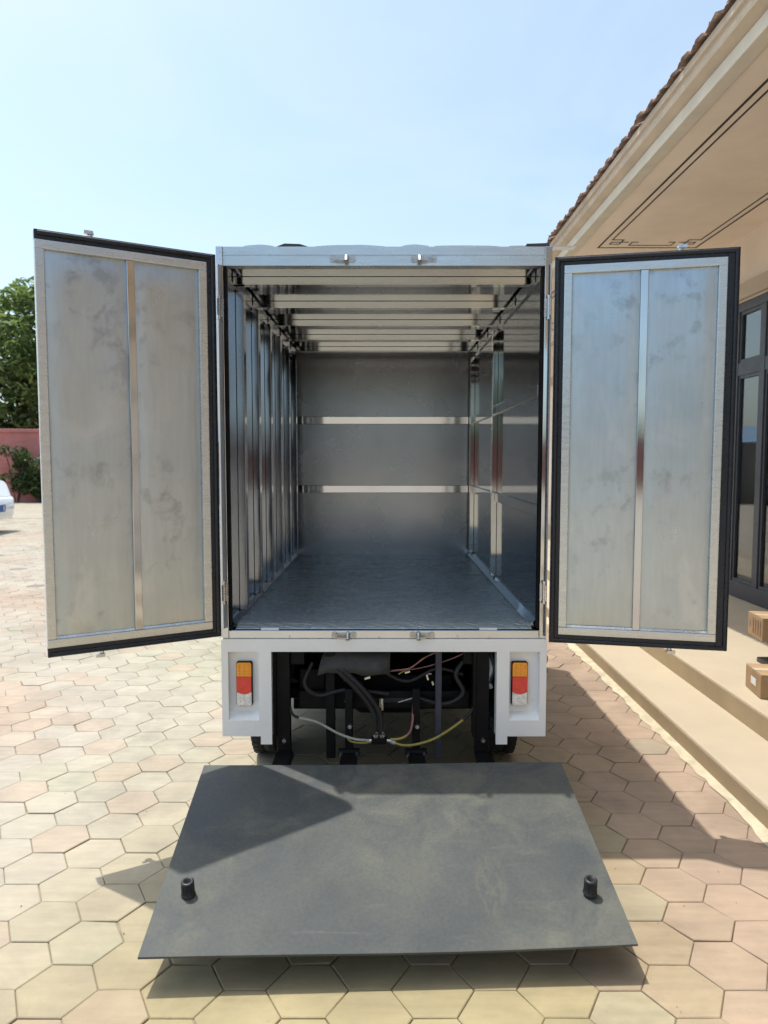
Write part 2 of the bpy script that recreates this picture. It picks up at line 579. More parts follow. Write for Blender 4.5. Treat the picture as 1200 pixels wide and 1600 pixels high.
def smooth_path(pts, n=8):
    """Catmull-Rom through the points."""
    p = [Vector(q) for q in pts]
    p = [2 * p[0] - p[1]] + p + [2 * p[-1] - p[-2]]
    out = []
    for i in range(1, len(p) - 2):
        for k in range(n):
            t = k / n
            a, b_, c, d = p[i - 1], p[i], p[i + 1], p[i + 2]
            out.append(0.5 * ((2 * b_) + (c - a) * t + (2 * a - 5 * b_ + 4 * c - d) * t * t + (3 * b_ - a - 3 * c + d) * t ** 3))
    out.append(p[-2])
    return out


# ------------------------------------------------------------------ ground and paving
g = MB().add([(-1500, -1500, 0), (1500, -1500, 0), (1500, 1500, 0), (-1500, 1500, 0)], [(0, 1, 2, 3)]).build('ground', 'far_paving', loc=(0, 0, -0.0145))
tag(g, 'wide paved yard running out to the far wall', kind='structure')
XB = 1.50                                   # face of the lowest step
pav = MB().add([(-3, 0.2, 0), (XB + 0.02, 0.2, 0), (XB + 0.02, 18, 0), (-17, 18, 0)], [(0, 1, 2, 3)]).build('pavement', 'joint', loc=(0, 0, -0.0065))
tag(pav, 'hexagonal concrete paving in cream, pink and grey green', kind='structure')

HA = 0.1145                                 # hexagon side
HX, HY = 1.5 * HA, math.sqrt(3) * HA
X0, Y0 = -0.897, 2.081
c_, s_ = math.cos(math.atan(82 / 1130)), math.sin(math.atan(82 / 1130))


def project(x, y, z):
    dz = z - 1.45
    zc = y * c_ - dz * s_
    return 600 + 1130 * x / zc, 800 + 1130 * (-y * s_ - dz * c_) / zc, zc


def vnoise(x, y, s):
    from mathutils import noise as mn
    return mn.noise(Vector((x * s + 3.7, y * s - 1.3, 0.5)))


def paver_colour(x, y, rnd):
    cream = Vector((0.355, 0.298, 0.178))
    pale = Vector((0.375, 0.336, 0.288))
    pink = Vector((0.38, 0.285, 0.22))
    green = Vector((0.325, 0.315, 0.235))
    c = cream.copy()
    t = min(1, max(0, (-x - 0.5 + 0.35 * (y - 2.2)) / 1.0))     # paler to the left and away
    c = c.lerp(pale, t)
    p = min(1, max(0, (x - 0.55) / 0.5))                        # pink along the steps
    p = max(p, min(1, max(0, (vnoise(x, y, 0.62) - 0.10) * 3.5)) * 0.75 * t)
    q = min(1, max(0, (-vnoise(x, y, 0.62) - 0.12) * 3.0)) * t
    c = c.lerp(pink, p).lerp(green, q * 0.6)
    r = rnd.random()
    if r < 0.08:
        c = c.lerp(green, 0.4)
    elif r < 0.22:
        c = c.lerp(pink, 0.45)
    elif r < 0.235 and x < -0.9:
        c = c * 0.62
    return c * (0.95 + 0.10 * rnd.random())


def hex_mesh(rnd, chip=True):
    """Top, chamfer and sides of one paver, a little irregular."""
    h = 0.0125
    rim = HA - 0.0013
    top = rim - 0.0030
    outer, inner = [], []
    for k in range(6):
        a = PI / 3 * k
        j = 1 + rnd.uniform(-0.012, 0.006)
        if chip and rnd.random() < 0.07:
            j -= 0.05
        outer.append((rim * j * math.cos(a), rim * j * math.sin(a)))
        inner.append((top * j * math.cos(a), top * j * math.sin(a)))
    tx, ty, dz = rnd.gauss(0, 0.004), rnd.gauss(0, 0.004), rnd.gauss(0, 0.0008)
    zt = lambda x, y: max(-0.004, min(0.003, tx * x + ty * y + dz))
    vs = [(x, y, zt(x, y)) for x, y in inner] + [(x, y, zt(x, y) - 0.0022) for x, y in outer] + [(x, y, -h) for x, y in outer]
    fs = [tuple(range(6))]
    for k in range(6):
        n = (k + 1) % 6
        fs.append((6 + k, 6 + n, n, k))
        fs.append((12 + k, 12 + n, 6 + n, 6 + k))
    return vs, fs


rnd = random.Random(11)
cells = []
for i in range(-130, 25):
    x = X0 + HX * i
    for j in range(-12, 90):
        y = Y0 + HY * (j + (0.5 if i % 2 else 0))
        if y < 0.35 or y > 17.7 or x > XB + 0.03 or x < -0.85 * y - 1.8:
            continue
        u, v_, zc = project(x, y, 0)
        vis = 0 < u < 1200 and 780 < v_ < 1600
        hid = (vis and ((345 < u < 850 and v_ < 1150) or (75 < u < 340 and v_ < 1000) or (870 < u < 1130 and v_ < 1000)
               or (1195 < v_ < 1480 and 330 - (v_ - 1195) * 0.33 < u < 870 + (v_ - 1195) * 0.42)))
        cells.append(((1.0 / zc ** 3 if vis and not hid else 0), x, y))
cells.sort(reverse=True)
shapes = []
for k in range(40):
    vs, fs = hex_mesh(rnd, k < 14)
    me = bpy.data.meshes.new('paver')
    me.from_pydata(vs, [], fs)
    me.materials.append(M['paver'])
    shapes.append(me)
for k, (s, x, y) in enumerate(cells[:300]):
    o = bpy.data.objects.new('paver', shapes[rnd.randrange(len(shapes))])
    COL.objects.link(o)
    o.parent = pav
    o.location = (x, y, 0.0065)
    o.rotation_euler = (0, 0, PI / 3 * rnd.randrange(6) + rnd.gauss(0, 0.006))
    c = paver_colour(x, y, rnd)
    o.color = (c.x, c.y, c.z, 1)
fb, tints = MB(), []
for s, x, y in cells[300:]:
    vs, fs = hex_mesh(rnd)
    fb.add([(x + a, y + b_, z) for a, b_, z in vs], fs)
    c = paver_colour(x, y, rnd)
    tints += [c] * len(fs)
fo = fb.build('paver_field', 'paver_field', pav, loc=(0, 0, 0.0065))
at = fo.data.attributes.new('tint', 'FLOAT_COLOR', 'FACE')
at.data.foreach_set('color', [q for c in tints for q in (c.x, c.y, c.z, 1)])
tag(fo, kind='stuff')

# loose grit and crumbs lying on the paving
rg_ = random.Random(77)
gr = MB()
for _ in range(420):
    y = 1.3 + 7 * rg_.random() ** 1.6
    x = rg_.uniform(-0.62 * y - 0.3, XB - 0.04)
    if -0.75 < x < 0.75 and y > 1.8:
        continue
    r = rg_.uniform(0.0012, 0.0042) * (1.6 if rg_.random() < 0.08 else 1)
    q = [(x + r * rg_.uniform(0.6, 1.2) * math.cos(a), y + r * rg_.uniform(0.6, 1.2) * math.sin(a)) for a in (0, 1.5, 3.0, 4.6)]
    gr.add([(a, b_, 0.0005) for a, b_ in q] + [(x, y, 0.0012 + r * 0.7)], [(0, 1, 4), (1, 2, 4), (2, 3, 4), (3, 0, 4)])
gr = gr.build('grit', 'riser')
tag(gr, 'loose grit scattered over the hexagonal paving', 'grit', kind='stuff')

# mortar run along the foot of the step, ragged on its yard side
rm = random.Random(5)
mb = MB()
ys = [0.3 + 0.06 * i for i in range(240)]
pr = []
for y in ys:
    wdt = 0.05 + 0.03 * vnoise(0, y, 2.3) + 0.02 * rm.random()
    pr.append((XB - wdt, y))
n = len(ys)
vs = [(x, y, 0.003) for x, y in pr] + [(x + 0.03, y, 0.009) for x, y in pr] + [(XB - 0.001, y, 0.012) for x, y in pr]
fs = []
for i in range(n - 1):
    for r in (0, 1):
        fs.append((r * n + i, (r + 1) * n + i, (r + 1) * n + i + 1, r * n + i + 1))
mo = mb.add(vs, fs, True).build('mortar_strip', 'mortar')
tag(mo, 'rough pale mortar run between the pavers and the lowest step', kind='structure')

Z1, Z2, XT = 0.10, 0.22, 1.845
st = MB().box(XB, XT + 0.3, -7, 16, -0.02, Z1).build('step', 'cement', bevel=0.012, seg=3)
tag(st, 'long low cement step beside the truck', kind='structure')
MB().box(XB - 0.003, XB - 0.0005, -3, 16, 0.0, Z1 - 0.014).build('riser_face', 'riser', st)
tr = MB().box(XT, 3.4, -7, 16, 0.0, Z2).build('terrace', 'cement', bevel=0.012, seg=3)
tag(tr, 'cement terrace under the eave', kind='structure')
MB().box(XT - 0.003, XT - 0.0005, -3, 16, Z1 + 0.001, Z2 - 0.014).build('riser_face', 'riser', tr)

# ------------------------------------------------------------------ shop building on the right
BY0, BY1 = -7.0, 14.5
ZS, XW = 3.40, 3.14
bld = empty('shop_building', (XW, 6, 0))
tag(bld, 'tan stuccoed building with a deep overhanging eave and dark framed windows', 'building')
BO = Vector((-XW, -6, 0))


def bp(mb, name, m, parent=None, bevel=0.0):
    """A part of the building, built in world coordinates."""
    o = mb.build(name, m, parent or bld, bevel)
    if parent is None:
        o.location = BO
    return o


win_bays = [(0.75, 2.35), (2.95, 6.58), (7.4, 11.0)]
wall = MB()
edges = [BY0] + [e for b_ in win_bays for e in b_] + [BY1]
for k in range(0, len(edges), 2):
    wall.box(XW, XW + 0.24, edges[k], edges[k + 1], 0.2, 2.825)
wall.box(XW, XW + 0.24, BY0, BY1, 2.825, 3.6)
wall.box(XW, 9, BY1 - 0.24, BY1 - 0.001, 0, 3.6)
wall.box(XW, 9, BY0 + 0.001, BY0 + 0.24, 0, 3.6)
bp(wall, 'wall', 'stucco')
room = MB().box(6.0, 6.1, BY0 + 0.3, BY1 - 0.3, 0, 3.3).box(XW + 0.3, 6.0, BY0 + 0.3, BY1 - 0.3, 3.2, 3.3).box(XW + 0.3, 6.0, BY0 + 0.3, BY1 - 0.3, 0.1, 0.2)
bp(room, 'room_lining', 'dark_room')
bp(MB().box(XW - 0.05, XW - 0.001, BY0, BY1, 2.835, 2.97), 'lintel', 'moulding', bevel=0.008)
bp(MB().box(XW - 0.012, XW - 0.001, BY0, BY1, 2.972, 2.984), 'lintel_line', 'line')  # thin black line on the wall just above the lintel
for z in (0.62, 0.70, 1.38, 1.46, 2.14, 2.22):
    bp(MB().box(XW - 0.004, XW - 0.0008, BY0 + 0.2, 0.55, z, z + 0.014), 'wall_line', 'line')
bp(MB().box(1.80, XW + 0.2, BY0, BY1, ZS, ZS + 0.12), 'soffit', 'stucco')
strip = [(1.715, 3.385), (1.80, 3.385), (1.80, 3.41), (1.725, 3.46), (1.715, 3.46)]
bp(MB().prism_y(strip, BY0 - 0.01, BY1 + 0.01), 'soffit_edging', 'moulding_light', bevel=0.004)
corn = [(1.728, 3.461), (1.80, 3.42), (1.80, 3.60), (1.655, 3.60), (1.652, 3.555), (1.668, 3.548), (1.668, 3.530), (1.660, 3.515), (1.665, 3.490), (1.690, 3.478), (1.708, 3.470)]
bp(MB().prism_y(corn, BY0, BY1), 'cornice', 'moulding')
bp(MB().prism_y([(1.69, 3.602), (9, 3.602), (5.4, 5.05), (5.3, 5.05)], BY0 - 0.1, BY1 + 0.1), 'roof', 'roof_tile')
rt = random.Random(3)
tile_me = []
for k in range(6):
    tb = MB()
    nseg = 6
    lo, hi = [], []
    for i in range(nseg + 1):
        t = -1 + 2 * i / nseg
        y = 0.085 * t * (1 + rt.uniform(-0.05, 0.05))
        zz = 0.013 * (1 - t * t) + rt.uniform(-0.005, 0.006)
        hi.append((y, zz + 0.014))
        lo.append((y, zz))
    prof = hi + lo[::-1]
    vs = []
    for (xx, dz) in ((0.0, 0.0), (0.34, 0.135)):
        jag = [rt.uniform(-0.020, 0.010) if xx == 0 else 0 for _ in prof]
        vs += [(xx + jg, y, z + dz) for (y, z), jg in zip(prof, jag)]
    n = len(prof)
    tb.add(vs, [(i, (i + 1) % n, n + (i + 1) % n, n + i) for i in range(n)] + [tuple(range(n)), tuple(reversed(range(n, 2 * n)))])
    o = tb.build('roof_tile', 'roof_tile', bld)
    tile_me.append(o.data)
    bpy.data.objects.remove(o)
y = BY0 - 0.1
while y < BY1 + 0.1:
    o = bpy.data.objects.new('roof_tile', tile_me[rt.randrange(6)])
    COL.objects.link(o)
    o.parent = bld
    o.location = BO + Vector((1.63 + rt.uniform(-0.012, 0.012), y, 3.603 + rt.uniform(-0.002, 0.006)))
    o.rotation_euler = (0, rt.gauss(0, 0.02), rt.gauss(0, 0.03))
    y += 0.172 + rt.uniform(-0.006, 0.006)


def fret(name, pts, wd=0.016):
    mb = MB()
    for (x0, y0), (x1, y1) in zip(pts[:-1], pts[1:]):
        mb.box(min(x0, x1) - wd / 2, max(x0, x1) + wd / 2, min(y0, y1) - wd / 2, max(y0, y1) + wd / 2, ZS - 0.003, ZS - 0.0005)
    return bp(mb, name, 'line')


for (ya, yb) in ((-4.0, -0.67), (-0.25, 3.08), (3.50, 6.83), (7.25, 10.58), (11.0, 14.2)):
    xa, xb = 1.975, 2.875
    fret('fret_line', [(xa, ya), (xa, yb), (xb, yb), (xb, ya), (xa, ya)])
    ga, gb = xa + 0.058, xb - 0.058
    for sy, ye in ((1, ya), (-1, yb)):
        e = lambda d: ye + sy * d
        fret('fret_key', [(ga, (ya + yb) / 2), (ga, e(0.24)), (ga + 0.10, e(0.24)), (ga + 0.10, e(0.11)), (ga + 0.015, e(0.11)), (ga + 0.015, e(0.17)), (ga + 0.16, e(0.17))], 0.012)
        fret('fret_key', [((xa + xb) / 2, e(0.075)), (ga + 0.20, e(0.075)), (ga + 0.20, e(0.17)), (ga + 0.25, e(0.17))], 0.012)
        fret('fret_key', [(gb, (ya + yb) / 2), (gb, e(0.24)), (gb - 0.10, e(0.24)), (gb - 0.10, e(0.11)), (gb - 0.015, e(0.11)), (gb - 0.015, e(0.17)), (gb - 0.16, e(0.17))], 0.012)
        fret('fret_key', [((xa + xb) / 2, e(0.075)), (gb - 0.20, e(0.075)), (gb - 0.20, e(0.17)), (gb - 0.25, e(0.17))], 0.012)

for (ya, yb) in win_bays:
    # frame set back in the opening; stiles, mullions, sill, transom and head butt together
    xf0, xf1 = XW + 0.004, XW + 0.075
    fr = MB()
    fr.box(xf0, xf1, ya, yb, 0.225, 0.36)
    fr.box(xf0, xf1, ya, yb, 2.745, 2.823)
    mull = [ya + 0.0, yb - 0.075]
    step = 0.86
    k = yb - 0.53
    while k > ya + 0.35:
        mull.append(k)
        k -= step
    for q in mull:
        fr.box(xf0, xf1, q, q + 0.078, 0.36, 2.745)
    mull.sort()
    wn_o = bp(fr, 'window', 'frame_dark', bevel=0.004)
    for a, c in zip(mull[:-1], mull[1:]):
        MB().box(xf0 + 0.004, xf1 - 0.004, a + 0.0785, c - 0.0005, 2.19, 2.30).build('transom', 'frame_dark', wn_o)
        for z0, z1 in ((0.3605, 2.1895), (2.3005, 2.7445)):
            sash = MB()
            sa, sc = a + 0.079, c - 0.001
            for bx in ((sa, sa + 0.028, z0, z1), (sc - 0.028, sc, z0, z1), (sa + 0.0285, sc - 0.0285, z0, z0 + 0.028), (sa + 0.0285, sc - 0.0285, z1 - 0.028, z1)):
                sash.box(xf0 + 0.012, xf1 - 0.012, bx[0], bx[1], bx[2], bx[3])
            sash.build('sash', 'frame_dark', wn_o)
            MB().box(xf0 + 0.030, xf0 + 0.036, sa + 0.026, sc - 0.026, z0 + 0.026, z1 - 0.026).build('pane', 'glass', wn_o)

# ------------------------------------------------------------------ cargo truck
D = 2.90                                    # rear face of the box
YB = 5.20                                   # inside of the front wall
HWO, HWI = 0.661, 0.634                     # half widths: outside and inside
ZF, ZC, ZT = 0.765, 2.212, 2.284            # floor, ceiling, top
trk = empty('cargo_truck', (0, 3.5, 0))
tag(trk, 'white cargo truck with steel lined box, rear doors wide open and lift platform lowered', 'truck')
TO = Vector((0, -3.5, 0))


def tp(mb, name, m, parent=None, bevel=0.0, label=None):
    o = mb.build(name, m, parent or trk, bevel)
    if parent is None:
        o.location = TO
    if label:
        o['label'] = label
    return o


# side skins: white outside, polished lining inside
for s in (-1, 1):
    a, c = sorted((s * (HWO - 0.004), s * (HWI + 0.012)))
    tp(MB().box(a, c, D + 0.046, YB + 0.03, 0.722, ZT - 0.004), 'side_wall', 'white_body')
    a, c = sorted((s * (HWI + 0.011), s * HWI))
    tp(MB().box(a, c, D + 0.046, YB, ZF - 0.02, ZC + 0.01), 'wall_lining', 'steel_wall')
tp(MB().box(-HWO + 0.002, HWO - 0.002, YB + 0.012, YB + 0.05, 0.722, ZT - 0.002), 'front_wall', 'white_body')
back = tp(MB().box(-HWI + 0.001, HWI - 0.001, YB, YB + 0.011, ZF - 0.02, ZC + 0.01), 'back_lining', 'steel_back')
for z, yr in ((1.728, 0.017), (1.239, 0.0214)):
    tp(MB().prism_x([(YB - 0.001, z - 0.027), (YB - yr, z - 0.026), (YB - 0.022, z + 0.026), (YB - 0.001, z + 0.027)], -HWI + 0.003, HWI - 0.003), 'wall_rail', 'steel_mirror', bevel=0.002)
tp(MB().box(-HWO + 0.003, HWO - 0.003, D + 0.048, YB + 0.03, ZC + 0.012, ZT - 0.003), 'roof', 'white_body')
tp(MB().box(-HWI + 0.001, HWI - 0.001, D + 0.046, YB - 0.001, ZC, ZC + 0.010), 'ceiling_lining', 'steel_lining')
for yy in (3.084, 3.551, 4.016, 4.483, 4.958):
    tp(MB().box(-HWI + 0.002, HWI - 0.002, yy, yy + 0.05, ZC - 0.032, ZC - 0.0006), 'roof_rib', 'steel_ceiling', bevel=0.0015)
# floor with a folded rear lip
tp(MB().box(-HWI + 0.001, HWI - 0.001, D + 0.09, YB - 0.001, 0.735, ZF), 'floor_sheet', 'box_floor')
tp(MB().prism_x([(D + 0.012, 0.758), (D + 0.012, 0.763), (D + 0.055, 0.775), (D + 0.089, 0.775), (D + 0.089, 0.758)], -HWI + 0.03, HWI - 0.03), 'floor_lip', 'box_floor', bevel=0.003)
for x in (-0.465, 0.425):
    tp(MB().box(x - 0.036, x + 0.036, D + 0.004, D + 0.0115, 0.7575, 0.7655), 'tape_strip', 'tape')
# narrow angles where the side walls meet floor and ceiling
for s in (-1, 1):
    a = s * HWI
    k = 0.016 if s < 0 else 0.034
    tp(MB().prism_y([(a - s * 0.001, ZF + 0.001), (a - s * k, ZF + 0.001), (a - s * k, ZF + 0.004), (a - s * 0.006, ZF + 0.026), (a - s * 0.001, ZF + 0.026)], D + 0.05, YB - 0.025),
       'skirting_angle', 'steel_wall')
    tp(MB().prism_y([(a - s * 0.001, ZC - 0.034), (a - s * 0.010, ZC - 0.034), (a - s * 0.010, ZC - 0.046), (a - s * 0.001, ZC - 0.046)], D + 0.05, YB - 0.025),
       'cornice_angle', 'steel_wall')
for z in (1.728, 1.239):
    for ya, yb in ((D + 0.06, 4.055), (4.116, 5.085)):
        tp(MB().box(HWI - 0.012, HWI - 0.001, ya, yb, z - 0.025, z + 0.025), 'wall_rail', 'steel_wall', bevel=0.003)


def rib(s, y, dp=0.034, wd=0.05, name='wall_rib', m='steel_ceiling'):
    a, c = sorted((s * (HWI - 0.0006), s * (HWI - dp)))
    tp(MB().box(a, c, y, y + wd, ZF + 0.028, ZC - 0.048), name, m, bevel=0.0015)


for y in (3.14, 3.51, 3.88, 4.25, 4.62, 4.98):
    rib(-1, y, m='steel_ribbed')
for y in (4.06, 5.09):
    rib(1, y, 0.030)

# rear frame
for s in (-1, 1):
    a, c = sorted((s * HWO, s * (HWI - 0.002)))
    tp(MB().box(a, c, D, D + 0.045, 0.7225, ZT), 'corner_post', 'steel_mirror', bevel=0.003)
    a, c = sorted((s * (HWI - 0.003), s * (HWI - 0.011)))
    tp(MB().box(a, c, D + 0.012, D + 0.040, 0.762, 2.207), 'post_flange', 'black')
hd = MB().prism_x([(D + 0.001, 2.209), (D + 0.045, 2.209), (D + 0.045, 2.282), (D + 0.001, 2.282), (D + 0.001, 2.2505), (D + 0.004, 2.249), (D + 0.004, 2.2465), (D + 0.001, 2.245)], -HWI + 0.0025, HWI - 0.0025)
hdr = tp(hd, 'header', 'aluminium')
tp(MB().box(-HWI + 0.0025, HWI - 0.0025, D + 0.001, D + 0.060, 0.7225, 0.7565), 'sill', 'steel_mirror', bevel=0.003)
# crumpled sealant strip along the roof edge
rc = random.Random(21)
sl = MB()
x = -0.55
while x < 0.62:
    ln = rc.uniform(0.08, 0.3)
    hgt = rc.uniform(0.001, 0.007)
    n = 6
    pr = [(x + ln * i / n, ZT - 0.001 + (hgt * math.sin(PI * i / n) ** 0.7 + rc.uniform(0, 0.002)) + 0.0015) for i in range(n + 1)]
    prof = pr + [(x + ln, ZT - 0.0015), (x, ZT - 0.0015)]
    sl.prism_y(prof, D + 0.006, D + 0.05)
    x += ln + rc.uniform(0.005, 0.08)
tp(sl, 'roof_edge_sealant', 'aluminium')
tp(MB().prism_y([(0.555, ZT), (0.56, ZT + 0.010), (0.648, ZT + 0.013), (0.65, ZT)], D + 0.004, D + 0.055), 'sealant_flap', 'tarp')
tp(MB().prism_y([(-0.42, ZT), (-0.39, ZT + 0.011), (-0.33, ZT + 0.009), (-0.30, ZT)], D + 0.004, D + 0.055), 'sealant_flap', 'tarp')


def keeper(x, z, flip):
    k = MB()
    f = -1 if flip else 1
    for sx in (-1, 1):
        k.cyl((x + sx * 0.038, D + 0.0005, z), (x + sx * 0.038, D - 0.0045, z), 0.0135, n=18)
        k.cyl((x + sx * 0.038, D - 0.0045, z), (x + sx * 0.038, D - 0.0075, z), 0.0045, n=10)
    k.box(x - 0.038, x + 0.038, D - 0.004, D + 0.0004, z - 0.012, z + 0.009)
    k.box(x - f * 0.030 - 0.003, x - f * 0.030 + 0.003, D - 0.014, D - 0.004, z - 0.010, z + 0.006)
    k.cyl((x + f * 0.016, D - 0.022, z - 0.014), (x + f * 0.016, D - 0.004, z + 0.008), 0.009, n=12)
    k.box(x - 0.026, x + 0.014, D - 0.026, D - 0.020, z - 0.011, z - 0.004)
    return tp(k, 'latch_keeper', 'keeper')


for x, fl in ((-0.163, False), (0.156, True)):
    keeper(x, 2.234, fl)
    keeper(x, 0.737, fl)


# doors: local x from the hinge edge to the free edge, -y the inner face
def door(hx, hy, fx, fy, z0, z1, sg, label):
    dx, dy = fx - hx, fy - hy
    wd, h = math.hypot(dx, dy), z1 - z0
    root = MB().box(0, wd, 0.022, 0.046, 0, h)
    root.map(lambda p: (p.x, p.y * sg, p.z))
    o = root.build('door', 'white_body', trk, 0.002)
    o.location = Vector((hx, hy, z0)) + TO
    o.rotation_euler = (0, 0, math.atan2(dy, dx))
    o['label'] = label

    def sub(mb, name, m, bevel=0.0):
        mb.map(lambda p: (p.x, p.y * sg, p.z))
        return mb.build(name, m, o, bevel)

    sh, sf, sv = 0.036, (0.0 if sg < 0 else 0.042), 0.034     # seal widths: hinge, free edge, top and bottom
    # seal: flat flange and a round bead all round
    sl = MB()
    sl.box(0, sh, 0.004, 0.0215, 0, h)
    if sg > 0:
        sl.box(wd - sf, wd, 0.004, 0.0215, 0, h)
    sl.box(sh, wd - sf, 0.004, 0.0215, 0, sv)
    sl.box(sh, wd - sf, 0.004, 0.0215, h - sv, h)
    q = [(0.013, 0.010), (wd - 0.010, 0.010), (wd - 0.010, h - 0.012), (0.013, h - 0.012)]
    for kq, ((xa, za), (xb, zb)) in enumerate(zip(q, q[1:] + q[:1])):
        if kq == 1 and sg < 0:
            continue
        sl.cyl((xa, 0.003, za), (xb, 0.003, zb), 0.0085, n=10)
    sub(sl, 'seal', 'seal', 0.002)
    fw = 0.030
    x0, x1, zb, zt = sh, wd - sf, sv, h - sv
    for nm, (a, b_, c, d) in (('rail', (x0, x1, zb, zb + fw)), ('rail', (x0, x1, zt - fw, zt)), ('stile', (x0, x0 + fw, zb + fw + 0.0004, zt - fw - 0.0004)), ('stile', (x1 - fw, x1, zb + fw + 0.0004, zt - fw - 0.0004))):
        sub(MB().box(a, b_, 0.0, 0.0215, c, d), nm, 'aluminium', 0.002)
    xm = wd * 0.5
    mw = 0.0138
    sub(MB().box(xm - mw, xm + mw, 0.003, 0.0214, zb + fw + 0.0005, zt - fw - 0.0005), 'mullion', 'steel_mirror', 0.002)
    # pressed sheet: gently dished between frame and mullion
    for a, b_ in ((x0 + fw + 0.0005, xm - mw - 0.0005), (xm + mw + 0.0005, x1 - fw - 0.0005)):
        c, d = zb + fw + 0.0005, zt - fw - 0.0005
        nx, nz = 8, 24
        vs, fs = [], []
        for k in range(nz + 1):
            for i in range(nx + 1):
                u, t = i / nx, k / nz
                e = min(u, 1 - u) * (b_ - a)
                e2 = min(t, 1 - t) * (d - c)
                ed = min(e, e2)
                yy = 0.0185 - 0.004 * min(1, ed / 0.03) + 0.0012 * math.sin(3.1 * u + 5 * t + a * 9) + 0.001 * math.sin(9 * t + 2 * u)
                vs.append((a + u * (b_ - a), yy, c + t * (d - c)))
        for k in range(nz):
            for i in range(nx):
                p = k * (nx + 1) + i
                fs.append((p, p + 1, p + nx + 2, p + nx + 1))
        sub(MB().add(vs, fs, True), 'panel', 'steel_door')
        bd = MB()
        bd.prism_x([(0.006, c), (0.016, c + 0.007), (0.016, c)], a, b_)
        sub(bd, 'panel_bead', 'zinc')
    # locking rod on the outside with its cams above and below the leaf
    xr = wd * (0.70 if sg < 0 else 0.70)
    rod = MB().cyl((xr, 0.060, -0.020), (xr, 0.060, h + 0.020), 0.009, n=12)
    for zz, sgn in ((-0.02, -1), (h + 0.02, 1)):
        rod.cyl((xr, 0.060, zz), (xr, 0.060, zz + sgn * 0.007), 0.013, n=14)
        rod.box(xr - 0.008, xr + 0.022, 0.046, 0.058, min(zz, zz + sgn * 0.012), max(zz, zz + sgn * 0.012))
    sub(rod, 'lock_rod', 'zinc')
    for zz in (0.22, 0.5 * h, h - 0.22):
        sub(MB().box(xr - 0.028, xr + 0.028, 0.0465, 0.0755, zz - 0.018, zz + 0.018), 'rod_bracket', 'zinc', 0.003)
    sub(MB().obox((xr - 0.10, 0.082, 0.5 * h - 0.07), (0.11, 0, 0), (0, 0.006, 0), (0, 0, 0.012)), 'rod_handle', 'zinc', 0.003)
    return o


door(-0.640, 2.815, -1.181, 2.500, 0.752, 2.229, -1, 'left rear door of dull steel sheet swung open past square')
door(0.657, 2.840, 1.303, 2.700, 0.722, 2.226, 1, 'right rear door of dull steel sheet opened nearly flat')
for s in (-1, 1):
    for z in (2.045, 0.915):
        hg = MB().cyl((s * 0.647, D - 0.014, z - 0.040), (s * 0.647, D - 0.014, z + 0.040), 0.0085, n=14)
        hg.cyl((s * 0.647, D - 0.014, z + 0.040), (s * 0.647, D - 0.014, z + 0.046), 0.0105, n=14)
        hg.cyl((s * 0.647, D - 0.014, z - 0.046), (s * 0.647, D - 0.014, z - 0.040), 0.0105, n=14)
        a, c = sorted((s * 0.630, s * 0.652))
        hg.box(a, c, D - 0.006, D - 0.0005, z - 0.036, z + 0.036)
        hg.cyl((s * 0.635, D - 0.006, z + 0.022), (s * 0.635, D - 0.009, z + 0.022), 0.004, n=8)
        hg.cyl((s * 0.635, D - 0.006, z - 0.022), (s * 0.635, D - 0.009, z - 0.022), 0.004, n=8)
        hg.box(s * 0.647 - 0.003, s * 0.647 + 0.003, D - 0.034, D - 0.014, z - 0.032, z + 0.032)
        tp(hg, 'hinge', 'zinc')

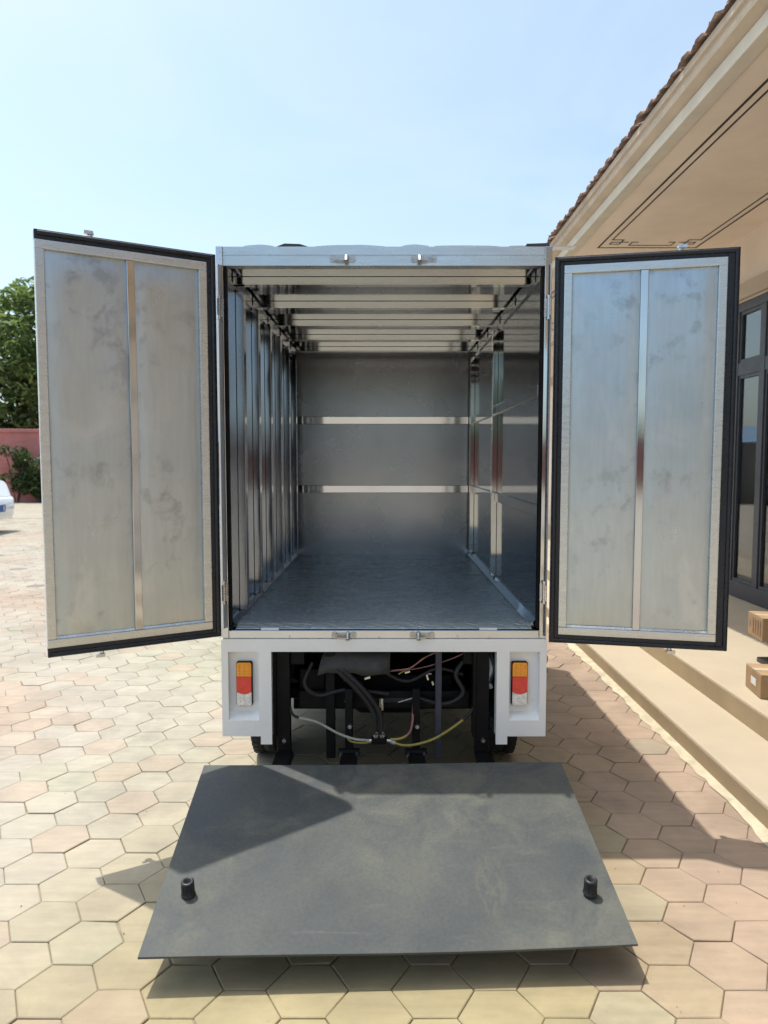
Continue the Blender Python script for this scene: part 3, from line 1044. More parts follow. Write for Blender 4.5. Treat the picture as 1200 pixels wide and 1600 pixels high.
# white rear panel: top band, two lamp housings with recessed fields, inner tabs
PT, PB = 0.7215, 0.316
h = MB().box(-HWO - 0.002, HWO + 0.002, D - 0.004, D + 0.05, 0.669, PT)
for s in (-1, 1):
    X = lambda v: s * v

    def bx(mb, xa, xb, ya, yb, za, zb):
        a, c = sorted((X(xa), X(xb)))
        return mb.box(a, c, ya, yb, za, zb)

    bx(h, 0.636, 0.663, D - 0.004, D + 0.26, PB, 0.669)
    bx(h, 0.460, 0.512, D - 0.004, D + 0.05, PB, 0.669)
    bx(h, 0.512, 0.636, D - 0.004, D + 0.05, PB, 0.383)
    bx(h, 0.460, 0.506, D - 0.004, D + 0.012, 0.282, PB)
    # sloped lower edge of the recessed field
    a, c = X(0.512), X(0.636)
    lo, hi = min(a, c), max(a, c)
    h.prism_x([(D - 0.004, 0.383), (D + 0.027, 0.412), (D + 0.05, 0.412), (D + 0.05, 0.383)], lo, hi)
    bx(h, 0.512, 0.636, D + 0.027, D + 0.05, 0.412, 0.669)
    if s > 0:
        tp(h, 'rear_panel', 'white')
    a, c = sorted((s * 0.645, s * 0.660))
    tp(MB().box(a, c, D + 0.262, YB + 0.04, PB, 0.7215), 'side_skirt', 'white_body', bevel=0.003)
    xc = -0.5735 if s < 0 else 0.5565
    xl, xr = xc - 0.033, xc + 0.033
    zt, zb = 0.624, 0.440

    def rrect(x0, x1, z0, z1, r, n=4):
        out = []
        for (cx, cz, a0) in ((x1 - r, z1 - r, 0), (x0 + r, z1 - r, PI / 2), (x0 + r, z0 + r, PI), (x1 - r, z0 + r, 1.5 * PI)):
            for k in range(n + 1):
                t = a0 + PI / 2 * k / n
                out.append((cx + r * math.cos(t), cz + r * math.sin(t)))
        return out

    lamp = tp(MB().prism_y(rrect(xl, xr, zb, zt, 0.008), D + 0.010, D + 0.0265), 'tail_lamp', 'black', bevel=0.001)
    z_am, z_rd = 0.563, 0.500
    L = 0.0028
    yo = D + 0.003

    def lens(name, m, outline, dots, face=yo):
        mb = MB().prism_y(outline, face, D + 0.0099)
        for (px, pz, r) in dots:
            mb.cyl((px, face + 0.0002, pz), (px, face - 0.0022, pz), r, r * 0.55, 10)
        mb.build(name, m, lamp, 0.0012)

    wv = 0.033 - L
    grid = [(xc + gx * 0.0195, z_am + 0.011 + gz * 0.0125, 0.0046) for gx in (-1, 0, 1) for gz in (0, 1, 2, 3)]
    lens('amber_lens', 'amber', [(xc - wv, z_am + 0.0005), (xc + wv, z_am + 0.0005), (xc + wv, zt - L - 0.005), (xc + wv - 0.005, zt - L), (xc - wv + 0.005, zt - L), (xc - wv, zt - L - 0.005)], grid)
    bow = [(xc - wv + 2 * wv * k / 10, z_rd - 0.0095 * math.sin(PI * k / 10)) for k in range(11)]
    lens('red_lens', 'red', bow + [(xc + wv, z_am), (xc - wv, z_am)], [], yo - 0.002)
    bow2 = [(x, z - 0.0006) for x, z in reversed(bow)]
    grid = [(xc + gx * 0.0185, zb + 0.012 + gz * 0.0118, 0.0042) for gx in (-1, 0, 1) for gz in (0, 1, 2)]
    lens('clear_lens', 'clear', [(xc - wv, zb + L + 0.004), (xc - wv + 0.004, zb + L), (xc + wv - 0.004, zb + L), (xc + wv, zb + L + 0.004)] + bow2, grid)

rf = MB().lathe([(0.0001, 0.018), (0.012, 0.0165), (0.022, 0.011), (0.028, 0.003), (0.028, 0.0)], (0.6615, D + 0.045, 0.627), 'x', 20)
tp(rf, 'side_reflector', 'red')
tp(MB().box(0.6615, 0.672, D + 0.02, D + 0.05, 0.572, 0.592), 'reflector_wire', 'rubber')

# underside
for s in (-1, 1):
    tp(MB().box(s * 0.36 - 0.03, s * 0.36 + 0.03, D + 0.05, 6.2, 0.60, 0.715), 'chassis_rail', 'black', bevel=0.004)
for yy in (D + 0.10, 3.85, 4.6, 5.1):
    tp(MB().box(-0.60, 0.60, yy, yy + 0.05, 0.655, 0.718), 'cross_beam', 'black', bevel=0.003)
tp(MB().box(-HWO + 0.015, HWO - 0.015, D + 0.06, YB + 0.04, 0.7185, 0.7215), 'underfloor_sheet', 'black')
for s in (-1, 1):
    tp(MB().box(s * 0.497 - 0.004, s * 0.497 + 0.004, D + 0.06, 4.2, 0.27, 0.715), 'side_light_block', 'black')  # added black sheets that keep light out beside the wheels
tp(MB().box(-0.49, 0.49, 3.84, 3.85, 0.10, 0.70), 'cross_light_block', 'black')  # added black plate that hides the lit ground under the box
tp(MB().box(-0.32, 0.32, 3.90, 4.75, 0.20, 0.60), 'light_block_box', 'black', bevel=0.01)  # added black box that makes the underside read dark
WA = 3.55
tp(MB().cyl((-0.50, WA, 0.30), (0.50, WA, 0.30), 0.042, n=14), 'axle', 'black')
tp(MB().lathe([(0.0001, -0.10), (0.07, -0.095), (0.12, -0.04), (0.12, 0.05), (0.07, 0.11), (0.0001, 0.115)], (0.08, WA, 0.31), 'x', 20), 'gear_case', 'black')
tp(MB().box(-0.30, 0.30, 3.12, 3.20, 0.44, 0.505), 'motor_beam', 'black', bevel=0.005)
tp(MB().lathe([(0.0001, -0.15), (0.10, -0.15), (0.115, -0.13), (0.115, 0.12), (0.10, 0.145), (0.0001, 0.145)], (0.02, 3.28, 0.40), 'x', 22), 'motor', 'black')


def wheel(x, y, r, wd, name='wheel'):
    t = MB().lathe([(r * 0.62, -wd * 0.42), (r * 0.86, -wd * 0.5), (r * 0.965, -wd * 0.44), (r, -wd * 0.3), (r, -wd * 0.06), (r * 0.98, -wd * 0.04), (r * 0.98, wd * 0.04), (r, wd * 0.06), (r, wd * 0.3), (r * 0.965, wd * 0.44), (r * 0.86, wd * 0.5), (r * 0.62, wd * 0.42)], (x, y, r), 'x', 36)
    for k in range(40):
        a = 2 * PI * k / 40
        for sx in (-1, 1):
            cc = Vector((x + sx * wd * 0.30, y + r * 1.004 * math.cos(a), r + r * 1.004 * math.sin(a)))
            t.obox(cc, (wd * 0.11, 0, 0), (0, -math.sin(a) * r * 0.04, math.cos(a) * r * 0.04), (0, math.cos(a) * 0.004, math.sin(a) * 0.004))
    o = tp(t, name, 'tyre')
    MB().lathe([(r * 0.64, -wd * 0.40), (r * 0.60, -wd * 0.2), (r * 0.22, -wd * 0.12), (r * 0.20, -wd * 0.3), (0.0001, -wd * 0.3)], (x, y, r), 'x', 24).lathe([(r * 0.64, wd * 0.40), (r * 0.60, wd * 0.2), (r * 0.22, wd * 0.12), (r * 0.20, wd * 0.3), (0.0001, wd * 0.3)], (x, y, r), 'x', 24).build('rim', 'aluminium', o)
    return o


wheel(-0.575, WA, 0.255, 0.125)
wheel(0.575, WA, 0.255, 0.125)
wheel(0.0, 6.25, 0.25, 0.11)
for s in (-1, 1):
    ls = smooth_path([(s * 0.42, WA - 0.48, 0.52), (s * 0.42, WA - 0.2, 0.41), (s * 0.42, WA, 0.37), (s * 0.42, WA + 0.2, 0.41), (s * 0.42, WA + 0.48, 0.52)], 4)
    lf = MB()
    for i in range(len(ls) - 1):
        a, c = ls[i], ls[i + 1]
        d = (c - a) * 0.52
        nrm = Vector((0, -d.z, d.y)).normalized()
        lf.obox((a + c) / 2, (0.025, 0, 0), d, nrm * 0.010)
    tp(lf, 'leaf_spring', 'black')
# driver's cab ahead of the box, narrower than it
cab = tp(MB().prism_x([(YB + 0.08, 0.42), (6.45, 0.42), (6.62, 0.62), (6.60, 0.95), (6.28, 1.72), (6.15, 1.78), (YB + 0.08, 1.78)], -0.50, 0.50), 'cab', 'white', bevel=0.03)
for s in (-1, 1):
    a, c = sorted((s * 0.501, s * 0.506))
    MB().prism_x([(YB + 0.3, 1.05), (6.38, 1.05), (6.16, 1.62), (YB + 0.3, 1.62)], a, c).build('side_window', 'car_black', cab)

# lift: four uprights, hoses, cables and the platform
for x, hw, ztop in ((-0.418, 0.028, 0.66), (0.408, 0.028, 0.66), (-0.146, 0.016, 0.50), (0.134, 0.016, 0.50)):
    am = MB().box(x - hw, x + hw, D + 0.035, D + 0.075, 0.215, ztop)
    if hw > 0.02:
        am.box(x - hw - 0.012, x - hw, D + 0.025, D + 0.085, 0.30, ztop)
        for k in range(4):
            am.box(x - 0.02, x + 0.02, D + 0.030, D + 0.035, 0.225 + 0.02 * k, 0.232 + 0.02 * k)
    arm = tp(am, 'lift_arm', 'black', bevel=0.003)
    zb = 0.285 if hw > 0.02 else 0.345
    MB().cyl((x + 0.004, D + 0.022, zb), (x + 0.004, D + 0.035, zb), 0.0085, 0.011, 8).build('bolt', 'zinc', arm)
    if hw < 0.02:
        for dx in (-0.034, 0.034):
            MB().cyl((x + dx, D + 0.02, 0.222), (x + dx, D + 0.05, 0.236), 0.008, n=8).build('bolt', 'zinc', arm)
        MB().cyl((x - 0.045, D + 0.045, 0.228), (x + 0.045, D + 0.045, 0.228), 0.017, n=12).build('hinge_pin', 'black', arm)
tp(MB().box(0.214, 0.240, D + 0.045, D + 0.075, 0.20, 0.66), 'lift_strut', 'darkblue', bevel=0.003)
tp(MB().box(-0.243, -0.205, D + 0.05, D + 0.085, 0.20, 0.66), 'lift_strut', 'black', bevel=0.003)
tp(MB().box(-0.36, 0.36, D + 0.09, D + 0.13, 0.400, 0.475), 'lift_beam', 'black', bevel=0.004)
tp(MB().box(-0.36, -0.25, D + 0.12, D + 0.2, 0.44, 0.56), 'pump_box', 'black', bevel=0.006)
tk = smooth_path([(-0.28, D + 0.13, 0.560), (-0.265, D + 0.085, 0.60), (-0.22, D + 0.10, 0.655), (0.10, D + 0.16, 0.66)], 5)
cv = MB()
cov = []
for i in range(9):
    t = i / 8
    xx = -0.275 + 0.30 * t
    zz = 0.572 + 0.010 * math.sin(6 * t) - 0.012 * (1 - t)
    for k in range(5):
        u = k / 4
        cov.append((xx + 0.03 * u * (1 - t), D + 0.030 + 0.06 * u * u, zz + 0.09 * math.sin(u * PI / 2) + 0.004 * math.sin(17 * t + 4 * u)))
fs = [(i * 5 + k, i * 5 + k + 1, (i + 1) * 5 + k + 1, (i + 1) * 5 + k) for i in range(8) for k in range(4)]
co = tp(cv.add(cov, fs, True), 'motor_cover', 'tarp')
sm = co.modifiers.new('thickness', 'SOLIDIFY')
sm.thickness = 0.006
for dx in (0, 0.026):
    tp(MB().tube(smooth_path([(-0.24 + dx, D + 0.12, 0.66), (-0.20 + dx, D + 0.045, 0.590), (-0.11 + dx, D + 0.03, 0.50), (-0.045 + dx, D + 0.03, 0.405), (-0.034 + dx, D + 0.03, 0.312)], 8), 0.0115, 10), 'hydraulic_hose', 'hose')
    tp(MB().cyl((-0.034 + dx, D + 0.03, 0.325), (-0.033 + dx, D + 0.03, 0.300), 0.0115, n=8), 'hose_ferrule', 'zinc')
fit = tp(MB().box(-0.052, 0.012, D + 0.016, D + 0.044, 0.272, 0.300), 'hose_fitting', 'black', bevel=0.004)
for sx, x0 in ((-1, -0.052), (1, 0.012)):
    MB().cyl((x0, D + 0.03, 0.285), (x0 + sx * 0.018, D + 0.03, 0.283), 0.009, n=8).build('union', 'zinc', fit)
Y_ = D + 0.028
cab_l = [(-0.40, Y_ + 0.03, 0.46), (-0.385, Y_ + 0.01, 0.405), (-0.36, Y_, 0.385), (-0.28, Y_, 0.365), (-0.19, Y_ - 0.004, 0.318), (-0.12, Y_ - 0.004, 0.293), (-0.055, Y_, 0.286)]
p = smooth_path(cab_l, 8)
tp(MB().tube(p[:18], 0.0058, 8), 'brake_pipe', 'hose')
tp(MB().tube(p[17:], 0.0056, 8), 'brake_pipe', 'cable_w')
tp(MB().tube(smooth_path([(-0.155, Y_ + 0.004, 0.305), (-0.14, Y_, 0.284), (-0.10, Y_ - 0.003, 0.277), (-0.055, Y_, 0.278)], 6), 0.0045, 8), 'brake_pipe', 'cable_y')
p = smooth_path([(0.028, Y_, 0.282), (0.08, Y_ - 0.006, 0.268), (0.14, Y_ - 0.004, 0.272), (0.22, Y_ - 0.002, 0.300), (0.32, Y_ + 0.005, 0.365), (0.365, Y_ + 0.01, 0.41), (0.385, Y_ + 0.04, 0.45)], 8)
tp(MB().tube(p[:4], 0.0095, 8), 'brake_pipe', 'cable_w')
tp(MB().tube(p[3:34], 0.0056, 8), 'brake_pipe', 'cable_y')
tp(MB().tube(p[33:], 0.0075, 8), 'brake_pipe', 'hose')
p = smooth_path([(0.026, Y_, 0.291), (0.07, Y_ - 0.004, 0.296), (0.105, Y_, 0.318), (0.118, Y_ + 0.004, 0.36), (0.122, Y_ + 0.02, 0.43)], 8)
tp(MB().tube(p[:14], 0.0055, 8), 'brake_pipe', 'cable_y')
tp(MB().tube(p[13:], 0.005, 8), 'brake_pipe', 'cable_p')
for pts, mm in (([(0.03, D + 0.05, 0.575), (0.11, D + 0.04, 0.59), (0.16, D + 0.05, 0.625), (0.24, D + 0.06, 0.66)], 'cable_p'),
                ([(0.06, D + 0.05, 0.56), (0.13, D + 0.05, 0.60), (0.19, D + 0.055, 0.64), (0.28, D + 0.06, 0.665)], 'cable_y'),
                ([(0.02, D + 0.07, 0.565), (0.15, D + 0.07, 0.58), (0.27, D + 0.07, 0.615), (0.36, D + 0.07, 0.655)], 'cable_p')):
    tp(MB().tube(smooth_path(pts, 6), 0.0028, 6), 'wire', mm)
tp(MB().tube(smooth_path([(0.445, D + 0.06, 0.50), (0.43, D + 0.05, 0.54), (0.445, D + 0.05, 0.585), (0.43, D + 0.07, 0.64)], 6), 0.011, 8), 'wire', 'cable_w')
tp(MB().cyl((0.425, D + 0.06, 0.585), (0.425, D + 0.085, 0.585), 0.022, n=12), 'connector', 'cable_y')
for pts, r_ in (([(-0.30, D + 0.08, 0.60), (-0.33, D + 0.05, 0.52), (-0.27, D + 0.05, 0.47), (-0.16, D + 0.06, 0.49), (0.02, D + 0.07, 0.47)], 0.009),
                ([(0.36, D + 0.08, 0.64), (0.30, D + 0.06, 0.56), (0.33, D + 0.05, 0.48), (0.25, D + 0.06, 0.43), (0.12, D + 0.07, 0.46)], 0.010),
                ([(-0.10, D + 0.07, 0.64), (0.0, D + 0.05, 0.57), (0.10, D + 0.05, 0.53), (0.22, D + 0.06, 0.58), (0.33, D + 0.08, 0.55)], 0.007),
                ([(0.44, D + 0.06, 0.66), (0.452, D + 0.05, 0.60), (0.44, D + 0.05, 0.53), (0.40, D + 0.07, 0.47)], 0.008)):
    tp(MB().tube(smooth_path(pts, 7), r_, 8), 'hydraulic_hose', 'hose')
tp(MB().cyl((-0.01, D + 0.06, 0.405), (-0.01, D + 0.06, 0.455), 0.010, n=10), 'valve_stem', 'zinc')
tp(MB().cyl((0.165, D + 0.088, 0.55), (0.20, D + 0.088, 0.55), 0.004, n=8), 'tie_rod', 'zinc')

for x, z, dx, dz in ((-0.155, 0.530, 0.014, 0.004), (-0.070, 0.535, 0.012, 0.005), (0.098, 0.560, 0.011, 0.004), (0.182, 0.538, 0.004, 0.012), (-0.155, 0.436, 0.010, 0.003),
                     (0.090, 0.440, 0.030, 0.002), (0.205, 0.512, 0.004, 0.008), (-0.21, 0.575, 0.02, 0.004)):
    tp(MB().obox((x, D + 0.082, z), (dx, 0, dx * 0.3), (0, 0.006, 0), (-dz * 0.3, 0, dz)), 'bracket', 'zinc', bevel=0.001)
tp(MB().box(-0.055, 0.175, D + 0.083, D + 0.0895, 0.428, 0.448), 'slotted_bar', 'hose', bevel=0.001)
for k, x in enumerate((-0.385, -0.02, 0.30, 0.428)):
    tp(MB().cyl((x, D + 0.0008, 0.7315 - 0.004 * (k % 2)), (x, D - 0.002, 0.7315 - 0.004 * (k % 2)), 0.0042, 0.003, 10), 'screw', 'zinc')
for x in (-0.636, 0.636):
    for dx, z in ((-0.007, 2.262), (0.007, 2.262), (-0.007, 2.234), (0.007, 2.234)):
        tp(MB().cyl((x + dx, D - 0.0001, z), (x + dx, D - 0.0022, z), 0.0028, 0.002, 8), 'rivet', 'zinc')

# platform: a slightly sagging plate sloping to its front edge
pl = []
NX, NY = 14, 8
for j in range(NY + 1):
    t = j / NY
    for i in range(NX + 1):
        u = i / NX
        x = (1 - t) * (-0.668 + u * 1.375) + t * (-0.700 + u * 1.395)
        yf = 1.868 + 0.052 * u
        yb = 2.735 + 0.030 * u
        y = yf + (yb - yf) * t
        z = 0.104 + (0.262 - 0.104) * t - 0.006 * math.sin(PI * u) * (1 - t) + 0.002 * math.sin(7 * u + 2 * t)
        pl.append((x, y, z))
fs = [(j * (NX + 1) + i, j * (NX + 1) + i + 1, (j + 1) * (NX + 1) + i + 1, (j + 1) * (NX + 1) + i) for j in range(NY) for i in range(NX)]
pm = MB().add([(x, y - 1.87, z) for x, y, z in pl], fs)
plat = pm.build('lift_platform', 'platform', trk)
plat.location = TO + Vector((0, 1.87, 0))
plat['label'] = 'dusty dark grey steel lift platform lowered behind the truck'
sm = plat.modifiers.new('thickness', 'SOLIDIFY')
sm.thickness = 0.007
sm.offset = -1
for k, (x, y, z) in enumerate(((-0.588, 2.085, 0.146), (0.622, 2.095, 0.146))):
    st_ = MB().lathe([(0.0215, 0.0), (0.0215, 0.004), (0.0185, 0.006), (0.0185, 0.038), (0.0195, 0.040), (0.0195, 0.045), (0.0165, 0.048), (0.0105, 0.048), (0.0100, 0.030), (0.0001, 0.029)], (0, 0, 0), 'z', 20)
    for q in range(12):
        a = 2 * PI * q / 12
        st_.box(0.0185 * math.cos(a) - 0.0012, 0.0185 * math.cos(a) + 0.0012, 0.0185 * math.sin(a) - 0.0012, 0.0185 * math.sin(a) + 0.0012, 0.008, 0.036)
    o = st_.build('bump_stop', 'rubber', plat)
    o.location = (x, y - 1.87, z)
    o.rotation_euler = (math.radians(9), 0, 0)
for xa, xb, zt in ((-0.45, -0.38, 0.232), (0.38, 0.45, 0.232), (-0.18, -0.11, 0.225), (0.10, 0.17, 0.225)):
    tp(MB().box(xa, xb, 2.68, D + 0.05, 0.205, zt), 'platform_bracket', 'black', bevel=0.003)

# ------------------------------------------------------------------ cartons on the terrace


def carton(name, corners, z0, z1, label, group=None):
    """corners: four ground points; top folded from two flaps with a taped seam."""
    mb = MB().prism_z(corners, z0, z1 - 0.003)
    o = mb.build(name, 'card', None, 0.004)
    a, b_, c, d = [Vector((x, y, 0)) for x, y in corners]
    m1, m2 = (a + d) / 2, (b_ + c) / 2
    for q in ([a, b_, m2, m1], [d, c, m2, m1]):
        e = [(p + (sum(q, Vector()) / 4 - p) * 0.012) for p in q]
        MB().prism_z([(p.x, p.y) for p in e], z1 - 0.0028, z1).build('flap', 'card', o)
    dr = (m2 - m1)
    nn = Vector((-dr.y, dr.x, 0)).normalized() * 0.022
    q = [m1 - nn, m2 - nn, m2 + nn, m1 + nn]
    MB().prism_z([(p.x, p.y) for p in q], z1 + 0.0004, z1 + 0.0012).build('tape_strip', 'moulding', o)
    tag(o, label, 'box', group or 'cardboard boxes on the terrace')
    return o, (a, b_, c, d)


lowc = [(1.935, 3.64), (2.17, 3.60), (2.20, 3.82), (1.968, 3.862)]
o, (a, b_, c, d) = carton('cardboard_box', lowc, Z2 + 0.001, 0.346, 'low brown cardboard box with a small white label, lying on the terrace')


def on_face(o, p0, p1, u0, u1, z0, z1, m, name):
    """A thin printed or stuck-on patch on the side between two corners."""
    e = (p1 - p0)
    nn = Vector((e.y, -e.x, 0)).normalized()
    mid = (Vector((o.matrix_world.translation)))
    q = [p0 + e * u0, p0 + e * u1]
    cen = (a + b_ + c + d) / 4
    if (q[0] - cen).dot(nn) < 0:
        nn = -nn
    vs = []
    for off in (0.0006, 0.0014):
        for p in q:
            for z in (z0, z1):
                w_ = p + nn * off
                vs.append((w_.x, w_.y, z))
    MB().add(vs, [(0, 1, 3, 2), (4, 6, 7, 5), (0, 4, 5, 1), (2, 3, 7, 6), (0, 2, 6, 4), (1, 5, 7, 3)]).build(name, m, o)


on_face(o, a, d, 0.30, 0.62, 0.266, 0.305, 'paper', 'paper_label')
upc = [(2.22, 4.18), (2.46, 4.14), (2.50, 4.36), (2.245, 4.40)]
st_o = MB()
st_o.box(2.275, 2.45, 4.20, 4.34, Z2 + 0.001, Z2 + 0.03).box(2.33, 2.38, 4.24, 4.29, Z2 + 0.03, 0.365).box(2.27, 2.45, 4.19, 4.35, 0.365, 0.380)
s_o = st_o.build('low_stand', 'grey_wall', None, 0.004)
tag(s_o, 'small dark stand on the terrace carrying a printed cardboard box', 'stand')
o, (a, b_, c, d) = carton('cardboard_box', upc, 0.381, 0.520, 'printed brown cardboard box raised on a dark stand near the windows')
for k in range(4):
    on_face(o, a, d, 0.10 + 0.16 * k, 0.17 + 0.16 * k, 0.405, 0.495, 'print', 'print_line')
on_face(o, a, d, 0.78, 0.92, 0.44, 0.475, 'roof_tile', 'print_mark')

# ------------------------------------------------------------------ yard surroundings
PIER = 3.6


def yard_wall(loc, rz, length, label, h=2.52, m='pink'):
    r = empty('boundary_wall', loc, rz)
    tag(r, label, 'wall', 'brick walls around the yard')
    MB().box(0, length, -0.12, 0.12, -0.02, h - 0.12).build('wall_body', m, r)
    MB().box(-0.05, length + 0.05, -0.18, 0.18, h - 0.1195, h).build('coping', m, r, 0.01)
    k = 0.4
    while k < length:
        MB().box(k - 0.22, k + 0.22, -0.20, -0.1205, -0.02, h - 0.12).build('pier', m, r, 0.01)
        k += PIER
    return r


yard_wall((-32.0, 22.0, 0), math.radians(10.5), 36, 'pink painted brick wall with shallow piers behind the white car')
yard_wall((-28.5, -30.0, 0), 0.0, 46, 'red brick wall behind the viewer, colour darkened to dim its reflection', 2.5, 'dim_red').scale = (1, -1, 1)
yard_wall((-31.8, 21.6, 0), math.radians(-86.5), 51, 'pink painted brick wall along the left side of the yard', 2.5).scale = (1, -1, 1)


def leaf_cloud(mb, rr, clumps, n, size, spread):
    for _ in range(n):
        c, r = clumps[rr.randrange(len(clumps))]
        while True:
            d = Vector((rr.uniform(-1, 1), rr.uniform(-1, 1), rr.uniform(-1, 1)))
            if 0.05 < d.length < 1:
                break
        d = d.normalized() * (d.length ** 0.45)
        p = c + Vector((d.x * r, d.y * r, d.z * r * 0.75))
        s = size * rr.uniform(0.6, 1.3)
        e = Euler((rr.uniform(-1.0, 1.0), rr.uniform(-1.0, 1.0), rr.uniform(0, 6.28))).to_matrix()
        ax, ay = e @ Vector((s, 0, 0)), e @ Vector((0, s * 0.5, 0))
        nn = e @ Vector((0, 0, s * 0.18))
        mb.add([p - ax, p - ay * 0.9 + nn, p + ax, p + ay * 0.9 + nn], [(0, 1, 2, 3)])


def tree(loc, h, cr, seed, label, mat='leaf', low=0.28, n=5200, size=0.17, group='trees over the yard walls'):
    rr = random.Random(seed)
    r = empty('broadleaf_tree', loc)
    tag(r, label, 'tree', group)
    tk = MB()
    top = Vector((rr.uniform(-0.4, 0.4), rr.uniform(-0.4, 0.4), h * 0.72))
    spine = smooth_path([(0, 0, -0.05), (top.x * 0.2, top.y * 0.3, h * 0.22), (top.x * 0.7, top.y * 0.6, h * 0.5), top], 4)
    tk.tube(spine, [0.22 * h / 8 * (1 - 0.75 * i / (len(spine) - 1)) for i in range(len(spine))], 9)
    clumps = []
    for k in range(26):
        z = h * (low + (1 - low) * rr.random() ** 0.85)
        prof = math.sin(PI * min(0.97, max(0.12, (z / h - low + 0.10) / (1.10 - low)))) ** 0.7
        ang = rr.uniform(0, 2 * PI)
        rad = cr * prof * rr.uniform(0.25, 1.0)
        c = Vector((rad * math.cos(ang), rad * math.sin(ang), min(z, h * 0.93)))
        clumps.append((c, cr * rr.uniform(0.24, 0.42)))
        base = spine[min(len(spine) - 1, int(len(spine) * min(0.95, z / h * 0.85)))]
        mid = base.lerp(c, 0.5) + Vector((0, 0, 0.2))
        tk.tube(smooth_path([base, mid, c], 3), [0.05, 0.045, 0.04, 0.03, 0.025, 0.02, 0.012], 5)
    tk.build('trunk', 'bark', r)
    lf = MB()
    leaf_cloud(lf, rr, clumps, n, size, cr)
    lf.build('crown', mat, r)
    return r


tree((-17.4, 28.5, 0), 9.5, 3.4, 1, 'tall green broadleaf tree behind the pink wall at the left edge', 'leaf', 0.24, 9000, 0.17)
tree((-14.2, 30.2, 0), 8.8, 2.5, 2, 'smaller loose green tree standing just right of the tall one', 'leaf', 0.22, 6500, 0.15)
tree((-16.0, 32.5, 0), 6.2, 3.2, 9, 'low dark tree filling the gap behind the pink wall', 'leaf_dark', 0.12, 6500, 0.2)
tree((-21.5, 30.0, 0), 8.5, 3.2, 4, 'broad green tree left of the tall one, past the photo edge', 'leaf', 0.22, 5200, 0.2)
tree((-5.5, -34, 0), 8.0, 3.0, 5, 'green tree over the wall behind the viewer, nearest the middle', 'leaf_dark', 0.2, 3600, 0.24)
tree((1.8, -33.5, 0), 7.0, 3.2, 6, 'dark tree over the rear wall on the building side', 'leaf_dark', 0.2, 3600, 0.24)
tree((-14, -34, 0), 9.0, 3.6, 8, 'largest tree over the wall behind the viewer', 'leaf', 0.2, 3600, 0.26)


def shrub(loc, h, rad, seed, label, mat='leaf_dark'):
    rr = random.Random(seed)
    r = empty('shrub', loc)
    tag(r, label, 'shrub', 'shrubs along the pink wall')
    stems, clumps = MB(), []
    for k in range(9):
        a = rr.uniform(0, 6.28)
        t = Vector((rad * rr.uniform(0.1, 0.9) * math.cos(a), rad * rr.uniform(0.1, 0.5) * math.sin(a), h * rr.uniform(0.45, 0.92)))
        stems.tube(smooth_path([(0.05 * math.cos(a), 0.05 * math.sin(a), -0.02), t * 0.5 + Vector((0, 0, 0.1)), t], 3), 0.015, 5)
        clumps.append((t, rad * 0.34))
        clumps.append((Vector((t.x * 0.9, t.y * 0.9, t.z * 0.45)), rad * 0.36))
    stems.build('stem', 'bark', r)
    lf = MB()
    leaf_cloud(lf, rr, clumps, 1500, 0.085, rad)
    lf.build('foliage', mat, r)
    return r


shrub((-12.55, 24.7, 0), 1.9, 0.75, 31, 'tall straggly shrub against the pink wall, nearest the white car')
shrub((-11.9, 24.9, 0), 1.55, 0.95, 32, 'dense low shrub against the pink wall beside the open left door')
shrub((-10.1, 25.2, 0), 1.6, 0.9, 33, 'dark shrub at the pink wall hidden behind the left door')


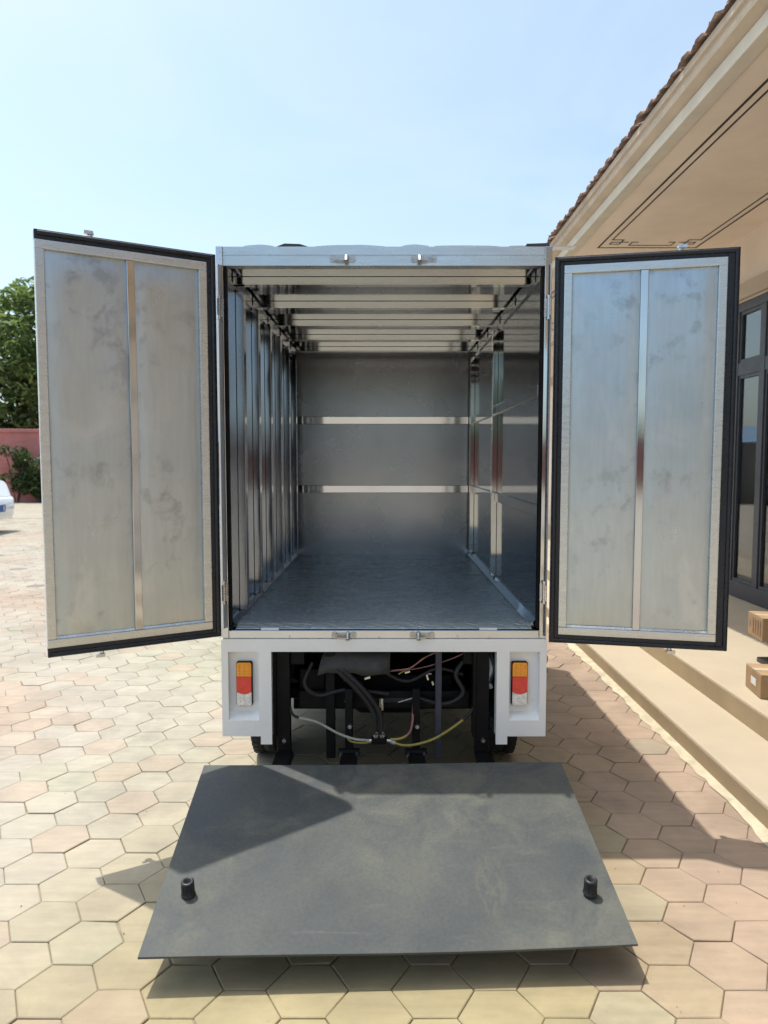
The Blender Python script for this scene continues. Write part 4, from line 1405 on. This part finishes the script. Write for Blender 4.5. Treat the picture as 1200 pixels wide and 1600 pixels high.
# cars: local x forwards, tail at x = 0
def car(loc, rz, label, group=None, proto=None, plate=True):
    if proto:
        r = dup(proto)
        r.location = loc
        r.rotation_euler = (0, 0, rz)
        tag(r, label, 'car', group)
        return r
    r = empty('parked_car', loc, rz)
    tag(r, label, 'car', group)
    secs = [  # x, half width low, half width at waist, z bottom, z waist, z top, half width top
        (0.00, 0.62, 0.66, 0.34, 0.62, 0.66, 0.60), (0.06, 0.78, 0.80, 0.27, 0.66, 0.70, 0.72), (0.14, 0.83, 0.85, 0.24, 0.70, 0.72, 0.78),
        (0.17, 0.84, 0.86, 0.23, 0.80, 1.02, 0.70), (0.28, 0.85, 0.87, 0.22, 0.86, 1.06, 0.74), (0.70, 0.86, 0.88, 0.20, 0.90, 1.08, 0.74),
        (1.25, 0.86, 0.89, 0.20, 0.92, 1.38, 0.62), (1.8, 0.86, 0.89, 0.20, 0.92, 1.45, 0.60), (2.5, 0.86, 0.89, 0.20, 0.91, 1.43, 0.60),
        (3.3, 0.86, 0.89, 0.20, 0.89, 1.03, 0.72), (4.0, 0.85, 0.87, 0.20, 0.80, 0.90, 0.70), (4.4, 0.78, 0.80, 0.22, 0.66, 0.74, 0.64), (4.52, 0.60, 0.62, 0.30, 0.55, 0.60, 0.55)]
    b_ = MB()
    vs = []
    for (x, wl, ww, zb, zw, zt, wt) in secs:
        half = [(wl * 0.9, zb), (wl, zb + 0.08), (ww, (zb + zw) / 2), (ww * 0.99, zw), (wt + (ww - wt) * 0.25, zw + (zt - zw) * 0.65), (wt * 0.92, zt - 0.015), (wt * 0.5, zt)]
        ring = [(x, -y, z) for y, z in half] + [(x, y, z) for y, z in reversed(half)]
        vs += ring
    n = 14
    fs = []
    for i in range(len(secs) - 1):
        for k in range(n):
            fs.append((i * n + k, i * n + (k + 1) % n, (i + 1) * n + (k + 1) % n, (i + 1) * n + k))
    fs += [tuple(reversed(range(n))), tuple(range((len(secs) - 1) * n, len(secs) * n))]
    b_.add(vs, fs, True)
    body = b_.build('body', 'car_paint', r)
    for s in (-1, 1):
        MB().add([(1.05, s * 0.845, 0.95), (3.05, s * 0.845, 0.95), (2.55, s * 0.69, 1.36), (1.45, s * 0.69, 1.34),
                  (1.05, s * 0.86, 0.95), (3.05, s * 0.86, 0.95), (2.55, s * 0.71, 1.36), (1.45, s * 0.71, 1.34)],
                 [(0, 1, 2, 3), (4, 7, 6, 5), (0, 4, 5, 1), (1, 5, 6, 2), (2, 6, 7, 3), (3, 7, 4, 0)]).build('side_window', 'car_black', r)
        for x in (0.85, 3.65):
            t = MB().lathe([(0.20, -0.1), (0.29, -0.1), (0.31, -0.07), (0.31, 0.07), (0.29, 0.1), (0.20, 0.1)], (x, s * 0.79, 0.31), 'y', 24)
            wo = t.build('wheel', 'tyre', r)
            MB().lathe([(0.205, 0.09 * s), (0.19, 0.07 * s), (0.05, 0.10 * s), (0.0001, 0.10 * s)], (x, s * 0.79, 0.31), 'y', 20).build('rim', 'aluminium', wo)
    MB().box(0.56, 0.62, -0.5, 0.5, 1.08, 1.09).build('parcel_shelf', 'car_black', r)
    if plate:
        pb = MB().box(-0.014, -0.003, -0.32, 0.12, 0.42, 0.56).build('number_plate', 'plate_blue', r, 0.004)
        dg = MB()
        for zc, rr_ in ((0.466, 0.024), (0.513, 0.020)):
            dg.tube([(-0.0145, -0.255 + rr_ * 0.85 * math.cos(2 * PI * k / 14), zc + rr_ * math.sin(2 * PI * k / 14)) for k in range(15)], 0.0055, 6)
        dg.build('plate_digit', 'paper', pb)
    return r


car1 = car((-7.52, 14.0, 0), math.radians(180), 'white saloon car at the left edge with a blue plate on its tail', 'white cars parked in the yard')
car((-6.6, 19.6, 0), math.radians(95), 'white saloon car parked behind the open left door, near the shed', 'white cars parked in the yard', proto=car1)

# low shed with a blue sheet roof beyond the truck, seen mirrored in the windows
sh = empty('yard_shed', (-6.0, 23.9, 0))
tag(sh, 'low grey shed with a blue sheet roof beyond the truck', 'shed')
MB().box(-2.6, 2.6, 0, 1.4, -0.02, 2.0).build('wall', 'grey_wall', sh)
MB().prism_x([(-0.15, 1.98), (1.5, 2.55), (1.5, 2.60), (-0.15, 2.03)], -2.75, 2.75).build('roof', 'blue_roof', sh)

# utility pole and wires
for k, (px, py, lab) in enumerate(((-5.2, 31.0, 'concrete utility pole with two crossarms behind the blue roofed shed'), (-34.0, 27.5, 'concrete utility pole far off to the left beyond the wall'))):
    po = empty('utility_pole', (px, py, 0))
    tag(po, lab, 'pole', 'utility poles')
    MB().cyl((0, 0, -0.1), (0, 0, 9.0), 0.15, 0.10, 12).build('shaft', 'concrete_pole', po)
    for z in (8.4, 7.7):
        ca = MB().box(-0.9, 0.9, -0.19, -0.115, z, z + 0.08).build('crossarm', 'grey_wall', po)
        for x in (-0.8, 0.0, 0.8):
            MB().cyl((x, -0.15, z + 0.08), (x, -0.15, z + 0.24), 0.045, 0.03, 10).build('insulator', 'grey_wall', ca)
wr = MB()
for dx, z in ((-0.8, 8.62), (0.8, 7.92)):
    pts = []
    for i in range(25):
        t = i / 24
        pts.append((-34.0 + 28.8 * t + dx, 27.35 + 3.5 * t, z - 0.5 * 4 * t * (1 - t)))
    wo = MB().tube(pts, 0.016, 5).build('overhead_wire', 'wire')
    tag(wo, 'upper thin wire crossing the sky above the tree' if dx < 0 else 'lower thin wire running behind the tree between two poles', 'wire', 'overhead wires')
